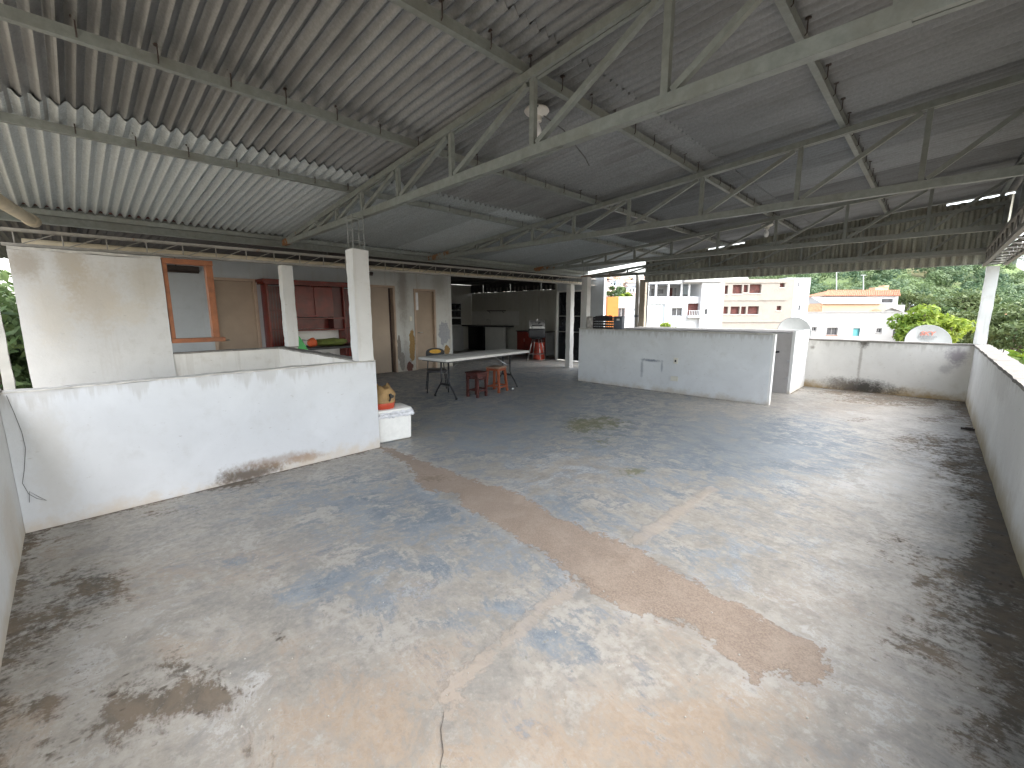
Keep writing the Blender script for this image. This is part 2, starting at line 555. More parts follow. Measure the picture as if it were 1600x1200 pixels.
MOLD = (.045, .042, .038)
BROWN = (.20, .13, .075)
MT['low_wall'] = plaster('low_wall_paint', (.61, .625, .645), [
    ((-4.48, 1.02, .05), (.3, .34, .10), (.09, .065, .045), .9), ((-4.48, 1.25, .12), (.3, .42, .07), (.25, .17, .11), .55),
    ((-4.48, 1.55, .08), (.3, .25, .05), (.30, .2, .13), .6), ((-4.48, -.2, .5), (.3, .14, .7), (.5, .47, .42), .35)],
    foot=.5, foot_h=.12, foot_c=(.52, .40, .25), grime=.3, top=1.0)
MT['near_wall'] = plaster('near_parapet_paint', (.62, .62, .61), [((-3.9, -.38, .25), (.5, .3, .3), (.45, .36, .25), .4)], foot=.6, foot_h=.2, grime=.4)
MT['tall_wall'] = plaster('tall_wall_paint', (.56, .553, .535), [
    ((-7.3, .12, 2.1), (.4, .17, .42), (.36, .30, .22), .6), ((-7.3, .28, 1.75), (.4, .3, .5), (.42, .36, .28), .6),
    ((-7.3, -.25, 2.1), (.4, .16, .22), (.30, .25, .19), .65), ((-7.3, .75, 1.9), (.4, .22, .4), (.42, .37, .29), .5),
    ((-7.3, -.1, 1.55), (.4, .2, .5), (.5, .45, .37), .45), ((-7.3, .55, 1.55), (.4, .3, .2), (.52, .47, .39), .5)], grime=.5, streak=.25)
MT['well_wall'] = plaster('stairwell_wall_paint', (.70, .68, .64), grime=.6, streak=.3)
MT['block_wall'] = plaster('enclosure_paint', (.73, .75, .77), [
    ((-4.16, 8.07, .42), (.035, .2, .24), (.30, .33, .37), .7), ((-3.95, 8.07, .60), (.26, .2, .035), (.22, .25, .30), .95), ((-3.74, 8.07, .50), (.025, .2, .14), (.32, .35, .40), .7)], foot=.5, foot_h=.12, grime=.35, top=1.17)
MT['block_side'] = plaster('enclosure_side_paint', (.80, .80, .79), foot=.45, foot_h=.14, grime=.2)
MT['far_par'] = plaster('far_parapet_paint', (.70, .685, .65), [
    ((-.85, 10.77, .08), (.62, .3, .2), MOLD, .95), ((-1.25, 10.77, .12), (.35, .3, .16), (.2, .17, .14), .6),
    ((-.93, 10.77, .98), (.10, .3, .16), (.08, .07, .06), .9), ((-.95, 10.77, .6), (.03, .3, .6), (.28, .25, .22), .6),
    ((.36, 10.77, .78), (.16, .3, .2), (.23, .20, .23), .75), ((.25, 10.77, .55), (.1, .3, .12), (.3, .28, .29), .5),
    ((-1.75, 10.77, .82), (.05, .2, .05), (.25, .23, .2), .8)], foot=.95, foot_h=.2, foot_c=(.36, .25, .11), grime=.4, top=.97)
MT['right_par'] = plaster('right_parapet_paint', (.78, .78, .765), [
    ((.55, 6.4, .85), (.3, .9, .25), (.48, .46, .44), .5), ((.55, 5.2, .6), (.3, 1.2, .5), (.55, .54, .53), .5)],
    foot=.85, foot_h=.3, foot_c=(.40, .32, .17), grime=.4, streak=.12, top=.97)
MT['column'] = plaster('column_paint', (.62, .617, .60), grime=.4, streak=.2)
MT['column_rd'] = plaster('far_column_paint', (.70, .73, .73), grime=.5, streak=.4)
MT['column_raw'] = plaster('raw_column', (.36, .31, .245), grime=.7, streak=.6)
OCH, GRY = (.30, .19, .075), (.33, .34, .36)
MT['house'] = plaster('house_wall_paint', (.55, .56, .54), [
    ((-10, 7.35, 2.4), (.4, .3, .5), (.33, .31, .27), .6), ((-10, 6.2, 2.2), (.3, .18, 1.3), (.27, .24, .21), .75),
    ((-10, 6.25, .3), (.3, .3, .7), (.27, .25, .235), .6)],
    foot=.5, foot_h=.3, grime=.6, streak=.5,
    peel=[((-10, 7.50, .98), (.2, .20, .34), GRY), ((-10, 6.42, .68), (.2, .09, .48), OCH), ((-10, 7.58, .48), (.2, .11, .16), OCH), ((-10, 6.02, .62), (.2, .06, .34), (.22, .20, .18)),
          ((-10, 6.10, .28), (.2, .08, .26), (.24, .22, .2)), ((-10, 6.33, .12), (.2, .10, .16), (.12, .05, .04))])
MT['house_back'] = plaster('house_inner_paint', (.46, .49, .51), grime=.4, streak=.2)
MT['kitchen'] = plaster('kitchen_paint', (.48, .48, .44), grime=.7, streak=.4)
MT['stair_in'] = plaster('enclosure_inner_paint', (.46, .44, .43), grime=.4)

# ------------------------------------------------------------------ terrace floor with its stains
X0, X1, Y0, Y1 = -14.3, 0.70, -0.55, 12.35
CELL = 0.045
nx, ny = int((X1 - X0) / CELL), int((Y1 - Y0) / CELL)
gx, gy = np.meshgrid(np.linspace(X0, X1, nx + 1), np.linspace(Y0, Y1, ny + 1), indexing='ij')


def fl(px, py):
    p = on(px, py, 'z', 0)
    return np.array([p.x, p.y])


def blob(u, v, ru, rv, a=1.0, pw=1.0):
    c = fl(u, v)
    e1 = (fl(u + ru, v) - fl(u - ru, v)) / 2
    e2 = (fl(u, v - rv) - fl(u, v + rv)) / 2
    A = np.linalg.inv(np.array([e1, e2]).T)
    dx, dy = gx - c[0], gy - c[1]
    q = (A[0, 0] * dx + A[0, 1] * dy) ** 2 + (A[1, 0] * dx + A[1, 1] * dy) ** 2
    return a * np.exp(-q ** pw)


def seg_d(px, py, a, b):
    ab = b - a
    t = np.clip(((px - a[0]) * ab[0] + (py - a[1]) * ab[1]) / (ab @ ab), 0, 1)
    return np.hypot(px - a[0] - t * ab[0], py - a[1] - t * ab[1])


def poly_sdf(poly):
    P = [fl(*p) for p in poly]
    d = np.full(gx.shape, 1e9)
    ins = np.zeros(gx.shape, bool)
    for i in range(len(P)):
        a, b = P[i], P[(i + 1) % len(P)]
        d = np.minimum(d, seg_d(gx, gy, a, b))
        cr = (a[1] > gy) != (b[1] > gy)
        xi = (b[0] - a[0]) * (gy - a[1]) / (b[1] - a[1] + 1e-12) + a[0]
        ins ^= cr & (gx < xi)
    return np.where(ins, d, -d)


def line_w(pts, w):
    P = [fl(*p) for p in pts]
    d = np.full(gx.shape, 1e9)
    for a, b in zip(P, P[1:]): d = np.minimum(d, seg_d(gx, gy, a, b))
    return w - d


patch = poly_sdf([(588, 696), (625, 704), (670, 724), (700, 735), (740, 749), (800, 769), (830, 782), (855, 800), (905, 822), (950, 840), (995, 857), (1050, 887), (1100, 915), (1120, 930), (1170, 950),
                  (1215, 975), (1250, 995), (1287, 1015), (1293, 1057), (1260, 1067), (1210, 1050), (1180, 1060), (1150, 1040), (1110, 1000), (1075, 980), (1015, 960), (970, 945), (915, 925), (895, 900),
                  (865, 875), (830, 855), (800, 835), (750, 805), (720, 790), (710, 772), (665, 765), (650, 752), (640, 728), (610, 712)])
ridge = np.maximum(line_w([(1112, 764), (1060, 800), (992, 846)], .048), line_w([(912, 908), (850, 950), (780, 1005), (720, 1060), (695, 1110)], .036))
blue = sum([blob(1060, 690, 190, 45, .95), blob(1180, 720, 130, 45, .7), blob(900, 640, 160, 28, .6), blob(760, 690, 110, 40, .55), blob(1230, 665, 90, 25, .7), blob(700, 640, 120, 40, .45),
            blob(880, 790, 60, 28, .75), blob(1010, 770, 50, 18, .45), blob(620, 830, 120, 40, .4), blob(640, 770, 90, 28, .5), blob(560, 925, 60, 28, .8), blob(650, 885, 60, 14, .8),
            blob(590, 1000, 45, 16, .75), blob(700, 970, 60, 14, .7), blob(780, 945, 20, 14, .8), blob(460, 930, 50, 12, .7), blob(520, 900, 60, 18, .5), blob(350, 880, 80, 10, .4),
            blob(1010, 1070, 22, 38, .8), blob(900, 1010, 60, 50, .4), blob(1100, 880, 80, 40, .45), blob(400, 770, 120, 25, .35), blob(1240, 850, 50, 25, .35), blob(860, 880, 40, 22, .5),
            blob(940, 870, 120, 30, .15), blob(800, 1130, 60, 60, .3), blob(330, 1010, 40, 30, .25), blob(60, 905, 35, 25, .5), blob(850, 560, 300, 30, .5), blob(800, 600, 260, 22, .45), blob(700, 820, 220, 70, .35), blob(1000, 850, 220, 50, .3), blob(860, 980, 150, 60, .35), blob(560, 770, 180, 40, .3), blob(1300, 700, 90, 30, .4)])
tan = sum([blob(520, 1130, 160, 90, .75), blob(980, 1130, 260, 90, .8), blob(1150, 1110, 160, 60, .5), blob(330, 890, 130, 30, .45), blob(480, 860, 120, 30, .4), blob(700, 1010, 80, 40, .55),
           blob(200, 950, 70, 60, .3), blob(30, 1080, 60, 130, .75), blob(1000, 980, 70, 40, .2), blob(1180, 940, 120, 40, .35), blob(1300, 640, 130, 20, .6), blob(780, 850, 100, 40, .2), blob(640, 920, 60, 30, .45),
           blob(430, 1010, 100, 30, .45), blob(290, 1010, 60, 20, .6), blob(1330, 960, 60, 50, .25), blob(1060, 1000, 120, 40, .4), blob(60, 850, 60, 30, .5), blob(600, 1100, 90, 80, .45), blob(880, 1180, 300, 60, .5)])
light = sum([blob(1380, 745, 70, 30, .75, 2), blob(1290, 760, 80, 18, .6), blob(880, 730, 110, 35, .45), blob(110, 1020, 80, 60, .6), blob(390, 1060, 30, 40, .9), blob(340, 1130, 70, 50, .7), blob(230, 970, 110, 30, .6),
             blob(1300, 880, 140, 60, .35), blob(1260, 1000, 90, 60, .5), blob(160, 1120, 60, 70, .6), blob(1380, 1120, 100, 80, .4), blob(1360, 650, 120, 16, .6), blob(620, 900, 50, 30, .4), blob(60, 1170, 60, 40, .5), blob(1180, 1020, 60, 60, .35)])
mold = sum([blob(140, 905, 62, 22, .8), blob(100, 960, 55, 30, .65), blob(165, 930, 40, 20, .5), blob(330, 1085, 52, 28, .95), blob(250, 1100, 75, 26, .6), blob(170, 1140, 60, 35, .6), blob(60, 1100, 30, 22, .75), blob(75, 1170, 30, 18, .7), blob(55, 1010, 45, 50, .5),
            blob(300, 1045, 50, 14, .55), blob(270, 1030, 30, 26, .35), blob(400, 1165, 45, 40, .4), blob(200, 1080, 70, 40, .45),
            blob(1550, 880, 45, 60, .8), blob(1565, 990, 45, 60, .65), blob(1500, 900, 50, 40, .5), blob(1595, 1090, 40, 70, .6), blob(1530, 760, 35, 45, .55), blob(1480, 960, 40, 30, .45), blob(1450, 690, 60, 16, .7), blob(1490, 720, 35, 26, .65),
            blob(1570, 800, 30, 70, .7), blob(1400, 1000, 45, 24, .4), blob(1440, 910, 20, 10, .9), blob(1420, 870, 50, 18, .45), blob(1390, 845, 40, 14, .4), blob(1460, 1010, 70, 50, .5), blob(1530, 1150, 90, 60, .6),
            blob(1370, 622, 70, 8, .95), blob(1440, 630, 60, 7, .7), blob(1320, 612, 60, 4, .8), blob(1340, 655, 30, 6, .5), blob(1460, 655, 40, 8, .5), blob(350, 755, 60, 9, .75), blob(250, 800, 80, 8, .4), blob(440, 995, 16, 10, .8),
            blob(70, 840, 40, 14, .4), blob(680, 748, 34, 9, .55), blob(1500, 640, 20, 12, .6), blob(530, 940, 30, 18, .35)])
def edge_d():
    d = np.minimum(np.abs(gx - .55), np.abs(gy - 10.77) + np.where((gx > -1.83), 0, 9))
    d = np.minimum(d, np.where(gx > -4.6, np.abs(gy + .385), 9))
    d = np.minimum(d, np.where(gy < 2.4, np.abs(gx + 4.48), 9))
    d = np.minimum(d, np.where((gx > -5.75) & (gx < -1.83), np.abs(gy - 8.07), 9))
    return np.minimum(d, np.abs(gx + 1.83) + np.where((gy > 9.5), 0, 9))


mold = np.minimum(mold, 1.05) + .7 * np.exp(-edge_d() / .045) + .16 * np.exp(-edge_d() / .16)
moss = sum([blob(935, 660, 46, 11, 1.0), blob(905, 668, 20, 10, .7), blob(985, 737, 26, 7, .9), blob(950, 690, 40, 12, .45), blob(1480, 900, 50, 50, .25)])


def soft(m, top):
    return top * (1 - np.exp(-m / top))


blue, tan, light = soft(blue, .90), soft(tan, .80), soft(light, .8)


def attr_cols(me, name, chans):
    a = me.color_attributes.new(name, 'FLOAT_COLOR', 'POINT')
    d = np.ones((gx.size, 4), np.float32)
    for i, c in enumerate(chans): d[:, i] = c.ravel()
    a.data.foreach_set('color', d.ravel())


me = bpy.data.meshes.new('terrace_floor')
vid = np.arange(gx.size).reshape(gx.shape)
quads = np.stack([vid[:-1, :-1], vid[1:, :-1], vid[1:, 1:], vid[:-1, 1:]], -1).reshape(-1, 4)
und = np.array([noise.noise(Vector((x * .7, y * .7, 3.1))) for x, y in zip(gx.ravel(), gy.ravel())]) * .006
me.from_pydata(np.stack([gx.ravel(), gy.ravel(), und - .002], -1).tolist(), [], quads.tolist())
attr_cols(me, 'stain_a', (blue, tan, mold))
attr_cols(me, 'stain_b', (patch, light, moss))
attr_cols(me, 'stain_c', (ridge, np.zeros_like(ridge), np.zeros_like(ridge)))
me.polygons.foreach_set('use_smooth', [True] * len(me.polygons))
k = NT('stained_concrete_floor')
p = k.geo()
wv = k.n('TexNoise', {'Vector': p, 'Scale': 2.6, 'Detail': 5.0, 'Roughness': .6})
n1 = k.noise(p, 1.1, 9, .62, .6)
n2 = k.noise(p, 4.5, 12, .74, .5)
n3 = k.noise(p, 23, 9, .75)
n4 = k.noise(p, 120, 4, .7)
sa = k.n('SeparateColor', {'Color': k.n('VertexColor', layer_name='stain_a').outputs[0]})
sb = k.n('SeparateColor', {'Color': k.n('VertexColor', layer_name='stain_b').outputs[0]})
sc_ = k.n('SeparateColor', {'Color': k.n('VertexColor', layer_name='stain_c').outputs[0]})

px_ = k.math('ADD', k.n('SeparateXYZ', {'Vector': p}).outputs[0], k.math('MULTIPLY', k.math('SUBTRACT', n1, .5), 3.0))
side = k.ramp(px_, -2.7, -1.5)           # trowelled lengthways on the left, crossways on the right
rl = k.n('VectorRotate', {'Vector': p, 'Angle': math.radians(13)}, rotation_type='Z_AXIS').outputs[0]


def swirl(fa, fb, sc, det, rough, dist):
    a = k.noise(k.scale(rl, (fb, fa, 1)), sc, det, rough, dist)
    b = k.noise(k.scale(rl, (fa, fb, 1)), sc, det, rough, dist)
    return k.math('ADD', k.math('MULTIPLY', a, k.math('SUBTRACT', 1.0, side)), k.math('MULTIPLY', b, side))


st = swirl(2.2, 8, 3.4, 9, .74, .8)       # fine trowel streaks
st2 = swirl(1.3, 2.6, 2.2, 11, .76, 1.2)
c = k.mix(k.ramp(n2, .30, .70), (.265, .248, .222), (.40, .37, .328))
c = k.mix(k.math('MULTIPLY', k.ramp(st2, .46, .64), .4), c, (.28, .285, .285))


def thr(mask, nz, lo, hi, amt=1.0):
    m = k.math('ADD', mask, k.math('MULTIPLY', k.math('SUBTRACT', nz, .5), amt))
    return k.ramp(m, lo, hi)



b2, b3, s2, s1 = k.ramp(n2, .36, .64), k.ramp(n3, .36, .64), k.ramp(st2, .38, .62), k.ramp(st, .38, .62)
n5 = k.noise(p, 1.1, 12, .66, 1.8)
b5 = k.ramp(n5, .38, .62)


def blend(*pairs):
    v = 0.0
    for a, w in pairs: v = k.math('ADD', v, k.math('MULTIPLY', a, w))
    return v


nb = blend((b2, .42), (s2, .26), (b3, .20), (s1, .12))
nc = blend((b2, .55), (b3, .45))
# cloudy wear: darker damp-looking cement and paler rubbed cement
c = k.mix(k.math('MULTIPLY', k.ramp(blend((b5, .6), (b3, .25), (s2, .15)), .52, .88), .34), c, (.185, .185, .18))
c = k.mix(k.math('MULTIPLY', k.ramp(blend((b5, .5), (b2, .3), (b3, .2)), .42, .14), .32), c, (.54, .515, .475))
c = k.mix(k.math('MULTIPLY', thr(sa.outputs[1], nb, .15, .80, 1.15), .85), c, k.mix(b3, (.30, .225, .16), (.43, .342, .258)))
c = k.mix(k.math('MULTIPLY', thr(sa.outputs[0], nb, .20, .76, 1.3), .90), c, k.mix(k.math('MULTIPLY', k.math('ADD', b3, b5), .5), (.105, .142, .182), (.275, .31, .345)))
c = k.mix(k.math('MULTIPLY', thr(sb.outputs[1], nc, .25, .85, 1.3), .75), c, k.mix(b3, (.42, .42, .415), (.58, .58, .57)))
# worn crazing of the old paint
wp = k.n('VectorMath', {0: p, 1: k.n('VectorMath', {0: wv.outputs['Color'], 1: (.10, .10, .10)}, operation='MULTIPLY').outputs[0]}, operation='ADD').outputs[0]
vor = k.n('TexVoronoi', {'Vector': wp, 'Scale': 24.0}, feature='DISTANCE_TO_EDGE').outputs['Distance']
cz = k.math('MULTIPLY', k.ramp(vor, .06, .01), k.ramp(k.math('ADD', k.math('MULTIPLY', n1, .6), k.math('MULTIPLY', n2, .4)), .50, .62))
c = k.mix(k.math('MULTIPLY', cz, .30), c, (.42, .40, .365))
# grain: pores and rubbed grit everywhere
c = k.mix(k.math('MULTIPLY', k.ramp(n3, .50, .66), .36), c, (.17, .165, .155))
c = k.mix(k.math('MULTIPLY', k.ramp(n3, .46, .30), .28), c, (.52, .50, .47))
c = k.mix(k.math('MULTIPLY', k.ramp(st, .54, .70), .22), c, (.20, .195, .185))
mo = thr(sb.outputs[2], nc, .35, .95, 1.3)
c = k.mix(k.math('MULTIPLY', mo, .75), c, k.mix(n3, (.085, .09, .035), (.20, .185, .075)))
nm = blend((b2, .40), (b3, .38), (s1, .22))
md = thr(k.math('MULTIPLY', sa.outputs[2], 1.35), nm, .45, 1.2, 1.8)
c = k.mix(k.math('MULTIPLY', md, .88), c, k.mix(k.ramp(n2, .35, .65), (.07, .066, .056), (.17, .13, .092)))
# separate dark spots, drawn out along the trowel marks
dv = k.n('TexVoronoi', {'Vector': k.scale(wp, (14, 7, 7)), 'Scale': 1.4}, feature='F1')
dcol = k.n('SeparateColor', {'Color': dv.outputs['Color']})
dot = k.math('MULTIPLY', k.ramp(k.math('ADD', dv.outputs['Distance'], k.math('MULTIPLY', n3, .15)), .30, .20), k.ramp(k.math('ADD', dcol.outputs[0], k.math('MULTIPLY', sa.outputs[2], .6)), 1.0, 1.1))
c = k.mix(k.math('MULTIPLY', dot, .8), c, (.07, .055, .042))
rdg = k.ramp(k.math('ADD', sc_.outputs[0], k.math('MULTIPLY', k.math('SUBTRACT', nc, .5), .09)), -.015, .015)
c = k.mix(k.math('MULTIPLY', rdg, .6), c, k.mix(n3, (.33, .27, .215), (.47, .41, .35)))
pe = k.math('ADD', sb.outputs[0], k.math('MULTIPLY', k.math('SUBTRACT', nc, .5), .13))
pt = k.ramp(pe, -.006, .009)
gr = k.mix(k.ramp(n4, .30, .70), (.195, .15, .118), (.335, .265, .212))
gr = k.mix(k.math('MULTIPLY', k.ramp(n2, .42, .68), .45), gr, (.41, .34, .275))
gr = k.mix(k.math('MULTIPLY', k.ramp(st2, .48, .66), .4), gr, (.25, .20, .165))
gr = k.mix(k.math('MULTIPLY', md, .6), gr, (.13, .095, .065))
c = k.mix(k.math('MULTIPLY', pt, .94), c, gr)
rim = k.math('MULTIPLY', k.ramp(k.math('ABSOLUTE', k.math('ADD', pe, .02)), .03, .0), .6)
c = k.mix(k.math('MULTIPLY', rim, k.ramp(n2, .4, .6)), c, (.40, .39, .38))
h = k.math('ADD', k.math('MULTIPLY', n3, .45), k.math('MULTIPLY', st, .35))
h = k.math('ADD', h, k.math('MULTIPLY', pt, k.math('ADD', .3, k.math('MULTIPLY', n4, .35))))
h = k.math('ADD', h, k.math('MULTIPLY', rdg, .5))
h = k.math('ADD', h, k.math('MULTIPLY', n1, 1.5))
h = k.math('SUBTRACT', h, k.math('MULTIPLY', md, k.math('MULTIPLY', n4, .5)))
k.bump(h, .5, .010)
ro = k.math('ADD', k.ramp(nb, .25, .75, .36, .62), k.math('MULTIPLY', k.math('ADD', pt, md, clamp=True), .28), clamp=True)
MT['floor'] = k.done(c, ro, 0, .35)
me.materials.append(MT['floor'])
floor = bpy.data.objects.new('terrace_floor', me)
col.objects.link(floor)
struct(floor)
slab = MB().box((X0, Y0, -.25), (X1, Y1, -.03)).build('terrace_slab', MT['concrete'])
struct(slab)

# hairline cracks in the floor: thin sunken ribbons of dirt
cracks = [[(690, 1112), (686, 1140), (694, 1175), (688, 1210)], [(1342, 692), (1390, 686), (1450, 686), (1527, 690)], [(1390, 718), (1450, 730), (1500, 740), (1550, 750)], [(830, 640), (900, 632), (970, 622), (1040, 600)],
          [(890, 660), (960, 700), (1040, 725), (1120, 745)], [(1200, 678), (1245, 690)]]
for ln in cracks:
    P = [fl(*q) for q in ln]
    pts = []
    for a, b in zip(P, P[1:]):
        n = max(2, int(np.linalg.norm(b - a) / .035))
        for i in range(n): pts.append(a + (b - a) * i / n)
    pts.append(P[-1])
    vs, fs = [], []
    for i, q in enumerate(pts):
        d = pts[min(i + 1, len(pts) - 1)] - pts[max(i - 1, 0)]
        d /= np.linalg.norm(d) + 1e-9
        s = np.array([-d[1], d[0]])
        w = .0008 + .0022 * abs(noise.noise(Vector((q[0] * 6, q[1] * 6, 1))))
        q = q + s * noise.noise(Vector((q[0] * 9, q[1] * 9, 5))) * .022
        zz = noise.noise(Vector((q[0] * .7, q[1] * .7, 3.1))) * .006 + .0015
        vs += [(q[0] - s[0] * w, q[1] - s[1] * w, zz), (q[0] + s[0] * w, q[1] + s[1] * w, zz)]
        if i: fs.append((2 * i - 2, 2 * i - 1, 2 * i + 1, 2 * i))
    o = MB().add(vs, fs).build('crack', MT['crack'])
    o.parent = floor
deb = MB()
for i in range(80):
    u, v = rnd.uniform(20, 1560), 600 + 560 * rnd.random() ** .8
    q = fl(u, v)
    if q[0] > .5 or q[0] < -7 or (q[0] < -4.4 and q[1] < 2.5): continue
    s = rnd.uniform(.002, .005)
    a = rnd.random() * 6
    zz = noise.noise(Vector((q[0] * .7, q[1] * .7, 3.1))) * .006
    deb.prism([(q[0] + s * math.cos(a + t) * rnd.uniform(.6, 1.2), q[1] + s * math.sin(a + t) * rnd.uniform(.6, 1.2)) for t in (0, 1.4, 2.9, 4.4)], zz, zz + .004)
o = deb.build('paint_flakes', MT['concrete_lt'])
struct(o, 'stuff')
o['label'] = 'tiny white paint flakes and crumbs scattered over the concrete floor'

# ------------------------------------------------------------------ parapets and low walls
def wall_thing(name, label, a, b, mat, cap=.03, capm=None, over=.012, capname='coping', amp=.004):
    t = thing(name, label, 'wall', ((a[0] + b[0]) / 2, (a[1] + b[1]) / 2, a[2]))
    part(MB().rough(a, (b[0], b[1], b[2] - cap), .09, amp), 'wall_face', mat, t, 60)
    if cap:
        part(MB().rough((a[0] - over, a[1] - over, b[2] - cap + .002), (b[0] + over, b[1] + over, b[2]), .045, .008, 5), capname, capm or MT['concrete'], t, 60)
    return t


wall_thing('parapet_wall', 'long white parapet along the right edge with grey coping and yellowed foot', (.55, -.56, -.02), (.72, 10.768, 1.0), MT['right_par'], .035)
wall_thing('parapet_wall', 'far parapet with black mould at its foot, below the dish with red lettering', (-1.829, 10.77, -.02), (.72, 10.93, 1.0), MT['far_par'], .03)
wall_thing('parapet_wall', 'near parapet at the left edge with a thin cable hanging on it', (-4.60, -.55, -.02), (.545, -.387, 1.03), MT['near_wall'], .03)
wall_thing('low_wall', 'low white wall in front of the stairwell, brown stain at its foot', (-4.60, -.385, -.02), (-4.48, 2.385, 1.02), MT['low_wall'], .012, MT['concrete_lt'], .004)
# stairwell
t = thing('stairwell_wall', 'tall blotchy white wall behind the stairwell, dropping to a half wall on its right', 'wall', (-7.4, 1.0, 0))
part(MB().rough((-7.42, -.36, -1.2), (-7.28, .95, 2.24), .09, .005), 'tall_panel', MT['tall_wall'], t, 60)
part(MB().rough((-7.42, -.36, 2.243), (-7.29, .94, 2.275), .04, .012, 6), 'broken_top', MT['concrete_lt'], t, 60)
part(MB().rough((-7.42, .953, -1.2), (-7.30, 2.55, 1.0), .09, .004), 'half_wall', MT['well_wall'], t, 60)
part(MB().rough((-7.43, .96, 1.002), (-7.285, 2.56, 1.02), .06, .005), 'coping', MT['concrete'], t, 60)
wall_thing('half_wall', 'short half wall closing the stairwell beside the tall white column', (-7.296, 2.265, -1.2), (-4.603, 2.382, 1.02), MT['well_wall'], .02)
part(MB().box((-7.28, -.37, -.05), (-4.62, 2.41, .0)), 'dummy', MT['concrete'], t)
bpy.data.objects.remove(bpy.data.objects['dummy'])
st = thing('stairs', 'grey concrete stairs going down inside the stairwell', 'stairs', (-6, 1, 0))
for i in range(6):
    part(MB().box((-7.27, -.3 + i * .42, -.2 - .17 * i), (-4.61, .12 + i * .42, -.03 - .17 * i)), 'step', MT['concrete'], st)

# columns with bare rebar
def column(a, b, z0, z1, mat, label, rebar=0, name='column'):
    t = thing(name, label, 'column', ((a[0] + b[0]) / 2, (a[1] + b[1]) / 2, z0))
    bm = bmesh.new()
    part(MB().rough((a[0], a[1], z0), (b[0], b[1], z1), .042, .008, 5), 'shaft', mat, t, 50)
    if rebar:
        cx, cy = (a[0] + b[0]) / 2, (a[1] + b[1]) / 2
        hx, hy = (b[0] - a[0]) / 2 - .025, (b[1] - a[1]) / 2 - .025
        for sx in (-1, 1):
            for sy in (-1, 1):
                part(MB().tube([(cx + sx * hx, cy + sy * hy, z1 - .02), (cx + sx * hx * 1.02, cy + sy * hy * .95, (z1 + rebar) / 2), (cx + sx * hx, cy + sy * hy, rebar)], .006, 6), 'rebar', MT['rebar_grey'], t)
        z = z1 + .09
        while z < rebar - .03:
            part(MB().tube([(cx - hx, cy - hy, z), (cx + hx, cy - hy, z), (cx + hx, cy + hy, z), (cx - hx, cy + hy, z), (cx - hx, cy - hy, z)], .004, 5), 'stirrup', MT['rebar_grey'], t)
            z += .12
    bm.free()
    return t


column((-4.66, 2.20), (-4.50, 2.38), 1.021, 2.22, MT['column'], 'tall white column on the end of the low wall, bare rebar on top', 2.585)
column((-7.50, 2.42), (-7.33, 2.58), 1.021, 2.285, MT['column'], 'shorter white column on the far corner of the stairwell half wall')
column((-7.39, 9.76), (-7.24, 9.93), -.01, 2.315, MT['column'], 'slim white post standing on the floor before the dark glass door')
column((-5.97, 8.47), (-5.82, 8.62), -.01, 2.36, MT['column'], 'white column behind the black crate, bare rebar on top', 2.59)
column((.53, 10.80), (.68, 10.93), 1.001, 2.30, MT['column_rd'], 'pale weathered column on the far right corner of the parapets')
column((-5.82, 10.95), (-5.66, 11.1), -.01, 2.42, MT['column_raw'], 'raw brown concrete column beside the grey downpipe')
column((-5.60, 10.94), (-5.56, 10.98), 1.16, 2.36, MT['rail'], 'thin white metal post beside the raw brown column', name='metal_post')
column((-6.04, -.47), (-5.96, -.40), -.5, 2.58, MT['pvc'], 'grey square post beside the tall wall at the left edge', name='metal_post')

# ------------------------------------------------------------------ enclosure of the second stair
t = thing('stair_enclosure', 'waist-high white enclosure with an open doorway and a socket on its front', 'wall', (-3.8, 9, 0))
fr = part(MB().rough((-5.73, 8.07, -.02), (-1.87, 8.17, 1.175), .09, .003), 'front_wall', MT['block_wall'], t, 60)
part(MB().rough((-5.735, 8.062, 1.178), (-1.865, 8.175, 1.198), .06, .004, 6), 'coping', MT['concrete_lt'], t, 60)
part(MB().box((-1.872, 8.072, 0), (-1.832, 8.168, 1.19)), 'door_jamb', MT['block_side'], t)
sw_ = part(MB().rough((-1.88, 9.52, -.02), (-1.83, 10.768, 1.19), .09, .003), 'side_wall', MT['block_side'], t, 60)
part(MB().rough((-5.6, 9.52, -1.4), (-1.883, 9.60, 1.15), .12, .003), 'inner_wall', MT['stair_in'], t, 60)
part(MB().rough((-5.75, 10.80, -.02), (-1.965, 10.93, 1.17), .12, .004), 'back_wall', MT['block_side'], t, 60)
part(MB().rough((-5.7, 9.605, 1.10), (-1.97, 10.795, 1.16), .1, .01, 3), 'slab', MT['concrete'], t, 60)
part(MB().rough((-5.4, 8.55, 1.05), (-3.1, 9.50, 1.12), .1, .01, 3), 'slab', MT['concrete_lt'], t, 60)
part(MB().tube([(-3.0, 9.47, .62), (-2.06, 9.47, .80)], .018), 'handrail', MT['black_metal'], t)
for z in (.27, .60):
    part(MB().box((-1.93, 9.505, z), (-1.89, 9.519, z + .05)), 'hinge', MT['chrome'], t)
# socket, blank plate and the outline left by something painted around
o = MB().cbox((-3.50, 8.045, .575), (-3.42, 8.068, .69), .004)
so_ = part(o, 'socket', MT['socket'], t)
part(MB().box((-3.475, 8.040, .61), (-3.445, 8.044, .65)), 'socket_outlet', MT['black_print'], so_)
o = part(MB().cbox((-3.54, 8.045, .24), (-3.40, 8.068, .33), .004), 'switch_plate', MT['socket'], t)

